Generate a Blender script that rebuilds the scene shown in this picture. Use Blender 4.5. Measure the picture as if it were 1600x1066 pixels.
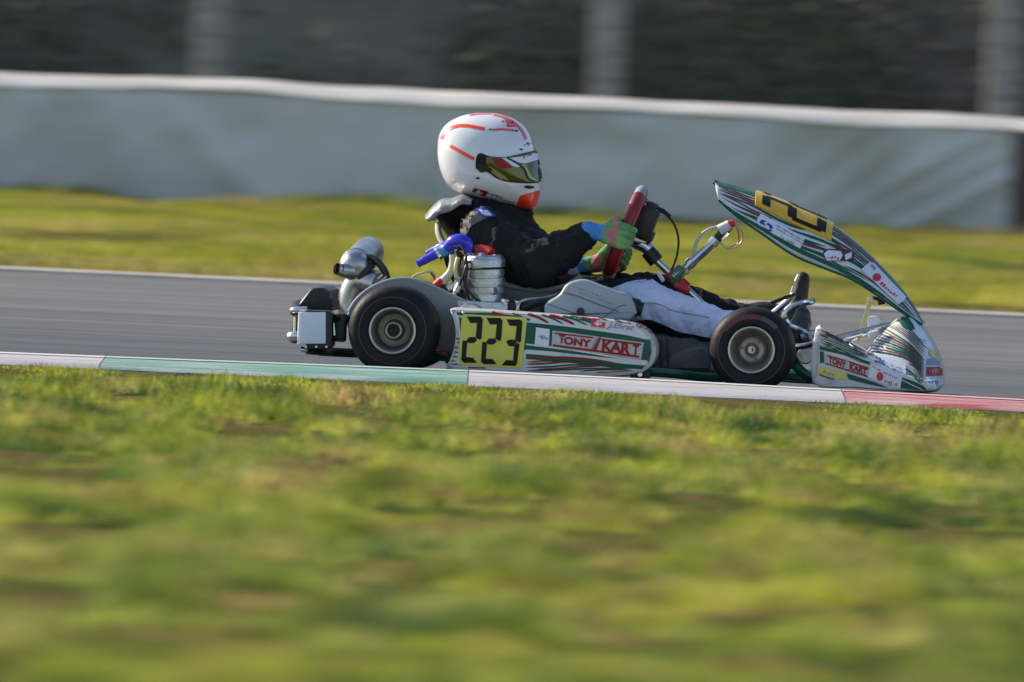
import bpy, bmesh, math, random
import numpy as np
from mathutils import Vector, Matrix
from mathutils.bvhtree import BVHTree
random.seed(7); RNG = np.random.default_rng(11)
rad = math.radians
for o in list(bpy.data.objects): bpy.data.objects.remove(o)
C = bpy.context.scene.collection
S = bpy.context.scene

# ------------------------------------------------------------------ camera, sky, sun, exposure
H_CAM, D_CAM, F_PX, ROLL = 1.0, 36.0, 18720.0, rad(2.64)
PITCH = math.atan((533 - 75) / F_PX)
_F = Vector((0, math.cos(PITCH), -math.sin(PITCH)))
_U0 = Vector((0, math.sin(PITCH), math.cos(PITCH)))
_R0 = Vector((1, 0, 0))
CAM_R = _R0 * math.cos(ROLL) + _U0 * math.sin(ROLL)
CAM_U = _U0 * math.cos(ROLL) - _R0 * math.sin(ROLL)
CAM_P = Vector((0, -D_CAM, H_CAM))
cd = bpy.data.cameras.new('camera'); cam = bpy.data.objects.new('camera', cd); C.objects.link(cam)
M3 = Matrix((CAM_R, CAM_U, -_F)).transposed()
cam.matrix_world = Matrix.Translation(CAM_P) @ M3.to_4x4()
cd.sensor_width = 36; cd.lens = F_PX / 1600 * 36
cd.clip_start = 0.5; cd.clip_end = 2000
cd.dof.use_dof = True; cd.dof.focus_distance = D_CAM + 0.25
cd.dof.aperture_fstop = 9.0; cd.dof.aperture_ratio = 0.28
S.camera = cam

SUN_EL, SUN_AZ = rad(31), math.atan2(0.42, -0.90)      # the sun stands behind and to the left
sun_dir = Vector((math.cos(SUN_AZ) * math.cos(SUN_EL), math.sin(SUN_AZ) * math.cos(SUN_EL), math.sin(SUN_EL)))
w = bpy.data.worlds.new('World'); S.world = w; w.use_nodes = True
nt = w.node_tree; nt.nodes.clear()
sky = nt.nodes.new('ShaderNodeTexSky'); sky.sky_type = 'NISHITA'; sky.sun_disc = False
sky.sun_elevation = SUN_EL; sky.sun_rotation = math.pi / 2 - SUN_AZ
sky.air_density = 1.0; sky.dust_density = 1.2
bg = nt.nodes.new('ShaderNodeBackground'); bg.inputs[1].default_value = 0.135
wo = nt.nodes.new('ShaderNodeOutputWorld')
nt.links.new(sky.outputs[0], bg.inputs[0]); nt.links.new(bg.outputs[0], wo.inputs[0])
sl = bpy.data.lights.new('sun', 'SUN'); sl.energy = 4.8; sl.angle = rad(0.6); sl.color = (1.0, 0.86, 0.66)
so = bpy.data.objects.new('sun', sl); C.objects.link(so)
so.rotation_euler = (-sun_dir).to_track_quat('-Z', 'Y').to_euler()
S.view_settings.view_transform = 'Standard'; S.view_settings.look = 'None'
S.view_settings.exposure = 0.52; S.view_settings.gamma = 1.0; S.view_settings.use_curve_mapping = False
S.render.engine = 'CYCLES'; S.cycles.use_denoising = True
S.cycles.max_bounces = 6; S.cycles.transparent_max_bounces = 8

# ------------------------------------------------------------------ materials
def mat(name, col, rough=.5, metal=0, var=.0, nscale=8, bump=0, bscale=60, spec=.5, coat=0, stretch=(1, 1, 1), col2=None, c2=(.45, .6), trans=0, coord='Object'):
    m = bpy.data.materials.new(name); m.use_nodes = True
    n, l = m.node_tree.nodes, m.node_tree.links
    b = n['Principled BSDF']
    b.inputs['Base Color'].default_value = (*col, 1); b.inputs['Roughness'].default_value = rough
    b.inputs['Metallic'].default_value = metal; b.inputs['Specular IOR Level'].default_value = spec
    b.inputs['Coat Weight'].default_value = coat; b.inputs['Coat Roughness'].default_value = .08
    b.inputs['Transmission Weight'].default_value = trans
    tc = n.new('ShaderNodeTexCoord'); mp = n.new('ShaderNodeMapping'); mp.inputs['Scale'].default_value = stretch
    l.new(tc.outputs[coord], mp.inputs[0])
    if var or col2:
        t = n.new('ShaderNodeTexNoise'); t.inputs['Scale'].default_value = nscale; t.inputs['Detail'].default_value = 6
        l.new(mp.outputs[0], t.inputs['Vector'])
        r = n.new('ShaderNodeValToRGB'); l.new(t.outputs[0], r.inputs[0])
        if col2:
            r.color_ramp.elements[0].position, r.color_ramp.elements[1].position = c2
            r.color_ramp.elements[0].color = (*col, 1); r.color_ramp.elements[1].color = (*col2, 1)
        else:
            r.color_ramp.elements[0].position, r.color_ramp.elements[1].position = .3, .7
            r.color_ramp.elements[0].color = (*[c * (1 - var) for c in col], 1)
            r.color_ramp.elements[1].color = (*[min(1, c * (1 + var)) for c in col], 1)
        l.new(r.outputs[0], b.inputs['Base Color'])
        rr = n.new('ShaderNodeMapRange'); rr.inputs[3].default_value = max(0, rough - .08); rr.inputs[4].default_value = min(1, rough + .12)
        l.new(t.outputs[0], rr.inputs[0]); l.new(rr.outputs[0], b.inputs['Roughness'])
    if bump:
        t2 = n.new('ShaderNodeTexNoise'); t2.inputs['Scale'].default_value = bscale; t2.inputs['Detail'].default_value = 5
        l.new(mp.outputs[0], t2.inputs['Vector'])
        bp = n.new('ShaderNodeBump'); bp.inputs['Strength'].default_value = bump; bp.inputs['Distance'].default_value = .01
        l.new(t2.outputs[0], bp.inputs['Height']); l.new(bp.outputs[0], b.inputs['Normal'])
    return m
M = {}
M['white'] = mat('white_plastic', (.58, .62, .65), .36, col2=(.40, .41, .40), c2=(.60, .82), nscale=16, coat=.2)
M['trim'] = mat('grey_white_plastic', (.45, .45, .44), .45, col2=(.26, .25, .23), c2=(.55, .8), nscale=18, bump=.1)
M['green'] = mat('green_vinyl', (.0, .082, .050), .42, var=.15, nscale=12, spec=.35)
M['gpaint'] = mat('green_frame_paint', (.004, .085, .045), .22, var=.1, nscale=20, coat=.5)
M['red'] = mat('red_vinyl', (.27, .006, .014), .42, var=.1, spec=.35)
M['redbrt'] = mat('bright_red_vinyl', (.62, .02, .03), .35, coat=.3)
M['black'] = mat('black_ink', (.006, .006, .007), .5, spec=.3)
M['blackp'] = mat('black_plastic', (.011, .0115, .013), .42, var=.3, nscale=20, bump=.1)
M['yellow'] = mat('yellow_plate', (.60, .56, .08), .4, var=.07, nscale=9)
M['amber'] = mat('amber_plate', (.72, .42, .015), .35, var=.05, coat=.3)
M['blueink'] = mat('blue_ink', (.03, .05, .35), .4)
M['greyink'] = mat('grey_ink', (.22, .25, .34), .5)
M['cyan'] = mat('light_blue_ink', (.05, .25, .6), .4)
M['sticker'] = mat('white_sticker', (.66, .69, .78), .35, var=.03, coat=.2)
M['rubber'] = mat('tyre_rubber', (.007, .0075, .010), .55, col2=(.022, .020, .018), c2=(.5, .78), nscale=9, bump=.12, bscale=90, spec=.25)
M['rubmark'] = mat('tyre_mark', (.10, .02, .035), .5)
M['rubgrey'] = mat('tyre_mark_grey', (.05, .055, .065), .5)
M['magn'] = mat('magnesium', (.30, .285, .24), .42, .7, var=.2, nscale=25, bump=.1)
M['rimlip'] = mat('rim_lip', (.50, .50, .45), .35, .6, var=.1)
M['steel'] = mat('chromed_tube', (.62, .64, .68), .2, 1, var=.08, nscale=30)
M['alu'] = mat('cast_aluminium', (.50, .51, .53), .34, .9, var=.18, nscale=30, bump=.25, bscale=80)
M['brass'] = mat('brass_bracket', (.62, .58, .30), .35, .8, var=.1)
M['exh'] = mat('exhaust_metal', (.40, .40, .41), .3, .9, var=.3, nscale=18)
M['exhtan'] = mat('heat_tinted_metal', (.52, .48, .40), .34, .6, var=.2, nscale=14)
M['guard'] = mat('grey_guard_plastic', (.21, .22, .225), .4, var=.08, nscale=14)
M['airbox'] = mat('blue_grey_airbox', (.28, .335, .385), .42, var=.07, nscale=18, bump=.04)
M['blue'] = mat('blue_silicone', (.012, .02, .52), .25, var=.1, coat=.5)
M['hose'] = mat('clear_grey_hose', (.52, .52, .48), .35, var=.15, nscale=40)
M['redcap'] = mat('red_anodised', (.45, .02, .02), .35, .2, var=.1)
M['seat'] = mat('grey_fibreglass', (.11, .108, .112), .4, var=.2, nscale=22)
M['tank'] = mat('smoky_tank_plastic', (.075, .078, .085), .4, var=.3, nscale=25)
M['suit'] = mat('black_suit_fabric', (.0075, .0075, .009), .8, var=.4, nscale=14, bump=.9, bscale=26, spec=.35)
M['suitw'] = mat('white_suit_fabric', (.60, .64, .84), .8, var=.07, nscale=14, bump=.8, bscale=22, spec=.25)
M['suitg'] = mat('taupe_suit_panel', (.14, .125, .115), .75, var=.2, nscale=16, bump=.3)
M['flap'] = mat('silver_collar_fabric', (.26, .26, .265), .30, .35, var=.35, nscale=30, bump=.4, bscale=50)
M['shoe'] = mat('black_shoe_leather', (.02, .022, .026), .45, var=.3, bump=.2)
M['hshell'] = mat('helmet_white_gloss', (.70, .72, .76), .16, coat=.8)
M['orange'] = mat('fluorescent_orange', (.85, .055, .015), .28, coat=.5)
M['pinkred'] = mat('pink_red_foil', (.82, .10, .07), .3, coat=.5)
M['visor'] = mat('gold_mirror_visor', (.075, .066, .004), .12, .4, coat=.35)
M['visdark'] = mat('dark_visor_side', (.02, .03, .025), .15, .3, coat=.6)
M['vpale'] = mat('pale_visor_strip', (.24, .23, .08), .2, coat=.5)  # colour of the reflections painted on the visor
M['gg'] = mat('glove_green', (.10, .30, .10), .75, col2=(.26, .42, .16), c2=(.48, .7), nscale=30, bump=.4)
M['gp'] = mat('glove_pink', (.50, .14, .20), .75, col2=(.16, .30, .10), c2=(.55, .68), nscale=30, bump=.4)
M['gb'] = mat('glove_blue', (.06, .24, .60), .7, col2=(.02, .05, .16), c2=(.58, .70), nscale=30, bump=.4)
M['wheelred'] = mat('red_wheel_leather', (.20, .012, .016), .42, var=.2, nscale=30)
M['wheelbr'] = mat('red_wheel_stripe', (.6, .05, .04), .4)
M['wheelgrey'] = mat('grey_suede', (.30, .30, .31), .5, var=.2, nscale=25)
M['asphalt'] = mat('asphalt', (.095, .098, .108), .8, bump=.35, bscale=900, col2=(.175, .175, .182), c2=(.36, .66), nscale=1.0, stretch=(.18, 3.2, 1))
M['conc'] = mat('pale_concrete', (.42, .40, .37), .8, var=.2, nscale=5, bump=.3, stretch=(.5, 3, 3))
M['kwl'] = mat('kerb_lit_edge_white', (.60, .59, .60), .7, var=.1, nscale=6, stretch=(.5, 4, 2))  # lit top edge of the kerb, painted as paler copies of the block colours
M['kgl'] = mat('kerb_lit_edge_green', (.36, .50, .45), .7, var=.1, nscale=6, stretch=(.5, 4, 2))
M['krl'] = mat('kerb_lit_edge_red', (.56, .34, .36), .7, var=.1, nscale=6, stretch=(.5, 4, 2))
M['kw'] = mat('kerb_white_paint', (.46, .455, .49), .7, col2=(.33, .32, .32), c2=(.42, .72), nscale=4, bump=.4, stretch=(.7, 5, 2))
M['kg'] = mat('kerb_green_paint', (.11, .28, .235), .7, col2=(.36, .42, .41), c2=(.45, .66), nscale=4, bump=.4, stretch=(.7, 5, 2))
M['kr'] = mat('kerb_red_paint', (.36, .08, .10), .7, col2=(.50, .38, .38), c2=(.44, .64), nscale=4, bump=.4, stretch=(.7, 5, 2))
M['dirt'] = mat('turf_soil', (.11, .085, .04), .95, col2=(.06, .075, .02), c2=(.4, .6), nscale=4, bump=1, bscale=9, spec=0)
M['sheet'] = mat('grey_barrier_sheeting', (.60, .60, .575), .6, col2=(.40, .385, .34), c2=(.46, .80), nscale=1.1, bump=.3, bscale=6, stretch=(1, 1, 1.6))
M['sheettop'] = mat('white_barrier_top', (.52, .515, .50), .6, var=.28, nscale=3, bump=.6, bscale=9, stretch=(.5, 3, 3))
M['sheetred'] = mat('dark_red_sheeting', (.10, .06, .065), .6, var=.2, nscale=4)
M['post'] = mat('weathered_concrete_post', (.27, .265, .25), .85, var=.22, nscale=6, bump=.4, stretch=(1, 1, 3))
M['wire'] = mat('galvanised_wire', (.07, .072, .07), .6)
M['bank'] = mat('bank_earth', (.23, .19, .165), .95, col2=(.17, .165, .125), c2=(.4, .6), nscale=1.4, bump=1, bscale=7)

# rubbered-in racing line: the tarmac is darker and bluer where the tyres run, with streaks of laid rubber
m_ = M['asphalt']; n_, l_ = m_.node_tree.nodes, m_.node_tree.links
src = n_['Principled BSDF'].inputs['Base Color'].links[0].from_socket
tc_ = n_.new('ShaderNodeTexCoord'); sx_ = n_.new('ShaderNodeSeparateXYZ'); l_.new(tc_.outputs['Object'], sx_.inputs[0])
nz_ = n_.new('ShaderNodeTexNoise'); nz_.inputs['Scale'].default_value = 1; nz_.inputs['Detail'].default_value = 4
mp_ = n_.new('ShaderNodeMapping'); mp_.inputs['Scale'].default_value = (.10, 1.4, 1); l_.new(tc_.outputs['Object'], mp_.inputs[0]); l_.new(mp_.outputs[0], nz_.inputs['Vector'])
ma_ = n_.new('ShaderNodeMath'); ma_.operation = 'MULTIPLY_ADD'; l_.new(nz_.outputs[0], ma_.inputs[0]); ma_.inputs[1].default_value = 7; l_.new(sx_.outputs['Y'], ma_.inputs[2])
mr_ = n_.new('ShaderNodeMapRange'); l_.new(ma_.outputs[0], mr_.inputs[0]); mr_.inputs[1].default_value = 5.5; mr_.inputs[2].default_value = 10.5
mx_ = n_.new('ShaderNodeMix'); mx_.data_type = 'RGBA'; mx_.blend_type = 'MULTIPLY'; mx_.inputs[0].default_value = 1
rp_ = n_.new('ShaderNodeValToRGB'); rp_.color_ramp.elements[0].color = (.50, .56, .68, 1); rp_.color_ramp.elements[1].color = (.86, .86, .86, 1); l_.new(mr_.outputs[0], rp_.inputs[0])
l_.new(src, mx_.inputs[6]); l_.new(rp_.outputs[0], mx_.inputs[7])
mp2 = n_.new('ShaderNodeMapping'); mp2.inputs['Scale'].default_value = (.22, 2.6, 1); mp2.inputs['Location'].default_value = (3, 7, 0); l_.new(tc_.outputs['Object'], mp2.inputs[0])
nz2 = n_.new('ShaderNodeTexNoise'); nz2.inputs['Scale'].default_value = 1.3; nz2.inputs['Detail'].default_value = 3; l_.new(mp2.outputs[0], nz2.inputs['Vector'])
rp2 = n_.new('ShaderNodeValToRGB'); rp2.color_ramp.elements[0].position = .60; rp2.color_ramp.elements[1].position = .72; rp2.color_ramp.elements[0].color = (1, 1, 1, 1); rp2.color_ramp.elements[1].color = (.6, .6, .62, 1); l_.new(nz2.outputs[0], rp2.inputs[0])
mx2 = n_.new('ShaderNodeMix'); mx2.data_type = 'RGBA'; mx2.blend_type = 'MULTIPLY'; mx2.inputs[0].default_value = 1
l_.new(mx_.outputs[2], mx2.inputs[6]); l_.new(rp2.outputs[0], mx2.inputs[7]); l_.new(mx2.outputs[2], n_['Principled BSDF'].inputs['Base Color'])

def attr_mat(name, attr, rough, transl):
    m = bpy.data.materials.new(name); m.use_nodes = True
    n, l = m.node_tree.nodes, m.node_tree.links
    b = n['Principled BSDF']; b.inputs['Roughness'].default_value = rough; b.inputs['Specular IOR Level'].default_value = .25
    a = n.new('ShaderNodeAttribute'); a.attribute_name = attr
    l.new(a.outputs['Color'], b.inputs['Base Color'])
    t = n.new('ShaderNodeBsdfTranslucent'); l.new(a.outputs['Color'], t.inputs[0])
    mx = n.new('ShaderNodeMixShader'); mx.inputs[0].default_value = transl
    l.new(b.outputs[0], mx.inputs[1]); l.new(t.outputs[0], mx.inputs[2]); l.new(mx.outputs[0], n['Material Output'].inputs[0])
    return m
M['blade'] = attr_mat('grass_blades', 'tint', .5, .5)
M['leaf'] = attr_mat('bank_leaves', 'tint', .6, .3)

# ------------------------------------------------------------------ kart frame and photo geometry
YAW = rad(-3.5)
HEAD = Vector((math.cos(YAW), math.sin(YAW), 0)); LEFT = Vector((-math.sin(YAW), math.cos(YAW), 0)); UP = Vector((0, 0, 1))
def wray(px, py):
    return (_F + CAM_R * ((px - 800) / F_PX) + CAM_U * (-(py - 533) / F_PX))
d = wray(613, 588); ORG = CAM_P + d * (-CAM_P.z / d.z)
KM = Matrix((HEAD, LEFT, UP))                 # world -> kart directions
def to_l(p): return KM @ (p - ORG)
CAML = to_l(CAM_P)
def lray(px, py): return KM @ wray(px, py)
def P(px, py, v):
    """point of the kart's frame (forward, left, up) at side distance v on the line of sight of a photo pixel"""
    d = lray(px, py); t = (v - CAML.y) / d.y
    return CAML + d * t
def pix(p):
    q = ORG + HEAD * p.x + LEFT * p.y + UP * p.z - CAM_P
    z = q.dot(_F); return (800 + F_PX * q.dot(CAM_R) / z, 533 - F_PX * q.dot(CAM_U) / z)
PXM = 520.0

# ------------------------------------------------------------------ object helpers
OFF = {}
def root(name, label, cat, off=(0, 0, 0), group=None):
    off = Vector(off)
    e = bpy.data.objects.new(name, None); C.objects.link(e); e.empty_display_size = .1
    e.location = ORG + HEAD * off.x + LEFT * off.y + UP * off.z; e.rotation_euler = (0, 0, YAW)
    e['label'] = label; e['category'] = cat
    if group: e['group'] = group
    OFF[e.name] = off
    return e
def link(name, me, m, parent, sharp=35):
    o = bpy.data.objects.new(name, me); C.objects.link(o)
    if m is not None and not me.materials: me.materials.append(m)
    if parent is not None:
        o.parent = parent; OFF[o.name] = OFF.get(parent.name, Vector((0, 0, 0)))
    me.shade_smooth()
    if sharp: me.set_sharp_from_angle(angle=rad(sharp))
    return o
class MB:
    def __init__(s): s.v = []; s.f = []; s.m = []
    def add(s, vs, fs, mi=0):
        n = len(s.v); s.v += [tuple(p) for p in vs]; s.f += [tuple(i + n for i in f) for f in fs]; s.m += [mi] * len(fs); return s
    def grid(s, pts, closed_u=False, closed_v=False, mi=0):
        nu, nv = len(pts), len(pts[0]); fs = []
        for i in range(nu if closed_u else nu - 1):
            for j in range(nv if closed_v else nv - 1):
                a, b = i, (i + 1) % nu; c, e = j, (j + 1) % nv
                fs.append((a * nv + c, b * nv + c, b * nv + e, a * nv + e))
        return s.add([p for r in pts for p in r], fs, mi)
    def tube(s, pts, r, seg=10, caps=True, closed=False, sv=1.0, mi=0):
        pts = [Vector(p) for p in pts]; n = len(pts)
        rr = r if isinstance(r, (list, tuple)) else [r] * n
        rings = []; ref = None
        for i, p in enumerate(pts):
            a = pts[(i - 1) % n] if (closed or i > 0) else p; b = pts[(i + 1) % n] if (closed or i < n - 1) else p
            t = (b - a).normalized()
            if ref is None:
                ref = Vector((0, 1, 0)) if abs(t.y) < .8 else Vector((0, 0, 1))
            x = (ref - t * ref.dot(t)).normalized(); ref = x; y = t.cross(x)
            rings.append([p + (x * math.cos(k * 2 * math.pi / seg) + y * math.sin(k * 2 * math.pi / seg)) * rr[i] for k in range(seg)])
        if sv != 1:
            rings = [[Vector((q.x, c.y + (q.y - c.y) * sv, q.z)) for q in rg] for rg, c in zip(rings, pts)]
        n0 = len(s.v); s.grid(rings, closed_u=closed, closed_v=True, mi=mi)
        if caps and not closed:
            s.f.append(tuple(n0 + k for k in reversed(range(seg)))); s.m.append(mi)
            s.f.append(tuple(n0 + (n - 1) * seg + k for k in range(seg))); s.m.append(mi)
        return s
    def capsule(s, p0, r0, p1, r1, sv=1.0, seg=16):
        p0, p1 = Vector(p0), Vector(p1); ax = (p1 - p0).normalized(); pts = []; rs = []
        for k in range(6):
            a = math.pi / 2 * k / 5; pts.append(p0 - ax * r0 * math.cos(a)); rs.append(max(1e-4, r0 * math.sin(a)))
        for k in range(6):
            a = math.pi / 2 * (5 - k) / 5; pts.append(p1 + ax * r1 * math.cos(a)); rs.append(max(1e-4, r1 * math.sin(a)))
        return s.tube(pts, rs, seg, sv=sv)
    def lathe(s, c, ax, prof, seg=32, closed=False, mi=0):
        """prof: list of (radius, distance along axis)"""
        c = Vector(c); ax = Vector(ax).normalized()
        x = ax.orthogonal().normalized(); y = ax.cross(x)
        rings = [[c + ax * h + (x * math.cos(k * 2 * math.pi / seg) + y * math.sin(k * 2 * math.pi / seg)) * max(r, 1e-5) for k in range(seg)] for r, h in prof]
        return s.grid(rings, closed_u=closed, closed_v=True, mi=mi)
    def box(s, c, size, rot=None, bev=.15):
        """a chamfered box: rot is a 3x3 matrix whose columns are its axes"""
        c = Vector(c); R = rot or Matrix.Identity(3); hx, hy, hz = [q / 2 for q in size]; b = min(hx, hy, hz) * bev * 2
        bm = bmesh.new(); bmesh.ops.create_cube(bm, size=2)
        for vv in bm.verts: vv.co = Vector((vv.co.x * hx, vv.co.y * hy, vv.co.z * hz))
        if bev: bmesh.ops.bevel(bm, geom=list(bm.edges), offset=b, segments=2, profile=.5, affect='EDGES')
        bm.verts.index_update()
        s.add([c + R @ vv.co for vv in bm.verts], [[q.index for q in f.verts] for f in bm.faces]); bm.free(); return s
    def slab(s, pts, v0, v1, bev=.006, bulge=None):
        """pts: outline [(u,w)] extruded from side distance v0 to v1 with rounded edges"""
        n = len(pts); A = sum(pts[i][0] * pts[(i + 1) % n][1] - pts[(i + 1) % n][0] * pts[i][1] for i in range(n))
        if A < 0: pts = pts[::-1]
        nor = []
        for i in range(n):
            ax, ay = pts[i - 1]; bx, by = pts[(i + 1) % n]; dx, dy = bx - ax, by - ay; L = math.hypot(dx, dy) or 1
            nor.append((dy / L, -dx / L))
        rings = []
        for q, (ins, dv) in enumerate([(1, 0), (.62, .07), (.29, .29), (.07, .62), (0, 1)]):
            rings.append([Vector((p[0] - m_[0] * ins * bev, v0 + dv * bev, p[1] - m_[1] * ins * bev)) for p, m_ in zip(pts, nor)])
        for (ins, dv) in [(0, 1), (.07, .62), (.29, .29), (.62, .07), (1, 0)]:
            rings.append([Vector((p[0] - m_[0] * ins * bev, v1 - dv * bev, p[1] - m_[1] * ins * bev)) for p, m_ in zip(pts, nor)])
        n0 = len(s.v); s.grid(rings, closed_v=True)
        s.f.append(tuple(n0 + k for k in range(n))); s.m.append(0)
        s.f.append(tuple(n0 + 9 * n + k for k in reversed(range(n)))); s.m.append(0)
        return s
    def mesh(s, name):
        me = bpy.data.meshes.new(name); me.from_pydata(s.v, [], s.f); me.validate(); return me
    def build(s, name, m, parent=None, sharp=35, mats=None, flip=True):
        off = OFF.get(parent.name, Vector((0, 0, 0))) if parent is not None else Vector((0, 0, 0))
        if off.length: s.v = [tuple(Vector(p) - off) for p in s.v]
        me = s.mesh(name)
        bm = bmesh.new(); bm.from_mesh(me); bmesh.ops.recalc_face_normals(bm, faces=bm.faces)
        for f, mi in zip(bm.faces, s.m): f.material_index = mi if mats else 0
        bm.to_mesh(me); bm.free()
        if mats:
            for q in mats: me.materials.append(q)
        return link(name, me, m, parent, sharp)
def cat_(pts, n=6, closed=False):
    """smooth curve through 2D or 3D points"""
    pts = [Vector(p) for p in pts]; N = len(pts); out = []
    for i in range(N if closed else N - 1):
        g = (lambda k: pts[k % N]) if closed else (lambda k: pts[max(0, min(N - 1, k))])
        a, b, c, e = g(i - 1), g(i), g(i + 1), g(i + 2)
        for k in range(n):
            t = k / n
            out.append(.5 * ((2 * b) + (c - a) * t + (2 * a - 5 * b + 4 * c - e) * t * t + (3 * b - a - 3 * c + e) * t ** 3))
    if not closed: out.append(pts[-1])
    return out
def PL(pts, v): return [P(q[0], q[1], v) for q in pts]
def UW(pts, v): return [(p.x, p.z) for p in PL(pts, v)]
def pt(pts):                                   # [(px, py, v)] -> 3D
    return [P(*q) for q in pts]
def stube(pts, r, name, m, parent, n=6, seg=10, **k):
    return MB().tube(cat_(pt(pts), n), r, seg, **k).build(name, m, parent)

# ------------------------------------------------------------------ flat print lying on built surfaces
def bvh_of(*obs):
    vs, fs = [], []
    for o in obs:
        n = len(vs); off = OFF.get(o.name, Vector((0, 0, 0)))
        vs += [q.co + off for q in o.data.vertices]; fs += [[i + n for i in p.vertices] for p in o.data.polygons]
    return BVHTree.FromPolygons(vs, fs)
def sticker(name, polys, m, bvh, parent, lift=.0012, step=5.0, label=None):
    bm = bmesh.new()
    for poly in polys:
        try: bm.faces.new([bm.verts.new((q[0], q[1], 0)) for q in poly])
        except ValueError: pass
    bmesh.ops.triangulate(bm, faces=bm.faces)
    xs = [q.co.x for q in bm.verts]; ys = [q.co.y for q in bm.verts]
    for ax, lo, hi in ((0, min(xs), max(xs)), (1, min(ys), max(ys))):
        k = math.floor(lo / step) + 1
        while k * step < hi:
            co = [0, 0, 0]; no = [0, 0, 0]; co[ax] = k * step; no[ax] = 1
            bmesh.ops.bisect_plane(bm, geom=bm.verts[:] + bm.edges[:] + bm.faces[:], plane_co=co, plane_no=no, dist=1e-4)
            k += 1
    dead = []
    off = OFF.get(parent.name, Vector((0, 0, 0)))
    for q in bm.verts:
        dr = lray(q.co.x, q.co.y).normalized()
        h, nn, i, ds = bvh.ray_cast(CAML, dr)
        if h is None: dead.append(q); continue
        if nn.dot(dr) > 0: nn = -nn
        q.co = h + nn * lift - dr * lift * .5 - off
    bmesh.ops.delete(bm, geom=dead, context='VERTS')
    for f in bm.faces:
        f.smooth = True
    long = [f for f in bm.faces if max(e.calc_length() for e in f.edges) > .12]
    if long: bmesh.ops.delete(bm, geom=long, context='FACES')
    bmesh.ops.recalc_face_normals(bm, faces=bm.faces)
    me = bpy.data.meshes.new(name); bm.to_mesh(me); bm.free()
    me.materials.append(m)
    o = bpy.data.objects.new(name, me); C.objects.link(o); o.parent = parent; OFF[o.name] = off
    if label: o['label'] = label
    return o
def stroke(pts, w0, w1=None, n=6, taper=True):
    """a strip along pixel points, w0/w1 widths in pixels; one polygon per piece"""
    c = cat_([(p[0], p[1], 0) for p in pts], n); w1 = w0 if w1 is None else w1; N = len(c); L = []; R_ = []
    for i, p in enumerate(c):
        a = c[max(0, i - 1)]; b = c[min(N - 1, i + 1)]; t = (b - a).normalized(); nn = Vector((-t.y, t.x, 0)); f = i / (N - 1)
        wd = w0 + (w1 - w0) * f
        if taper: wd *= min(1, 6 * min(f, 1 - f) + .15)
        L.append(p + nn * wd / 2); R_.append(p - nn * wd / 2)
    return [[tuple(L[i])[:2], tuple(L[i + 1])[:2], tuple(R_[i + 1])[:2], tuple(R_[i])[:2]] for i in range(N - 1)]
def text_polys(txt, o, ax, ay, bold=.02, shear=0):
    """letters of txt laid from pixel o: ax = vector of the whole width, ay = vector of the capital height"""
    cu = bpy.data.curves.new('t', 'FONT'); cu.body = txt; cu.offset = bold; cu.shear = shear; cu.resolution_u = 3
    ob = bpy.data.objects.new('t', cu); C.objects.link(ob)
    dg = bpy.context.evaluated_depsgraph_get(); me = bpy.data.meshes.new_from_object(ob.evaluated_get(dg))
    vs = [(q.co.x, q.co.y) for q in me.vertices]; fs = [list(p.vertices) for p in me.polygons]
    bpy.data.objects.remove(ob); bpy.data.curves.remove(cu); bpy.data.meshes.remove(me)
    x0 = min(a for a, b in vs); x1 = max(a for a, b in vs); H_ = .70
    out = []
    for f in fs:
        out.append([(o[0] + ax[0] * (vs[i][0] - x0) / (x1 - x0) + ay[0] * vs[i][1] / H_, o[1] + ax[1] * (vs[i][0] - x0) / (x1 - x0) + ay[1] * vs[i][1] / H_) for i in f])
    return out
def marks(n, o, ax, ay, seed=1):
    """small print too blurred to read: a row of uneven strokes"""
    r = random.Random(seed); out = []
    for k in range(n):
        x0, x1 = (k + .12) / n, (k + .12 + r.choice((.35, .5, .68))) / n; y0, y1 = r.choice((0, 0, .35)), r.choice((.6, 1, 1))
        f = lambda a, b: (o[0] + ax[0] * a + ay[0] * b, o[1] + ax[1] * a + ay[1] * b)
        out.append([f(x0, y0), f(x1, y0 + r.uniform(0, .3)), f(x1, y1), f(x0, y1 - r.uniform(0, .3))])
        if r.random() < .6: out.append([f(x0, .4), f((k + .92) / n, .42), f((k + .92) / n, .6), f(x0, .58)])
    return out
def Z(pts, ox, oy, sc): return [(ox + x / sc, oy + y / sc) for x, y in pts]
# ------------------------------------------------------------------ the setting
def struct(name, me_or_mb, m, kind='structure', sharp=35):
    o = me_or_mb.build(name, m) if isinstance(me_or_mb, MB) else link(name, me_or_mb, m, None, sharp)
    o['kind'] = kind; return o
_TB = {}
def vnoise(x, y, s, seed):
    if seed not in _TB: _TB[seed] = np.random.default_rng(seed).random((256, 256))
    r = _TB[seed]; x = x / s + 1000; y = y / s + 1000
    xi, yi = np.floor(x).astype(int), np.floor(y).astype(int); fx, fy = x - xi, y - yi
    fx, fy = fx * fx * (3 - 2 * fx), fy * fy * (3 - 2 * fy); g = lambda a, b: r[a % 256, b % 256]
    return (g(xi, yi) * (1 - fx) + g(xi + 1, yi) * fx) * (1 - fy) + (g(xi, yi + 1) * (1 - fx) + g(xi + 1, yi + 1) * fx) * fy
def fbm(x, y, s, seed, k=3):
    t = 0; a = 1; n = 0
    for i in range(k): t = t + a * vnoise(x, y, s / 2 ** i, seed + i); n += a; a *= .55
    return t / n
def kedge(x): return -.40 - .02 * np.minimum(np.abs(x), 9) ** 2       # track-side edge of the near kerb
KW = .62
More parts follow.
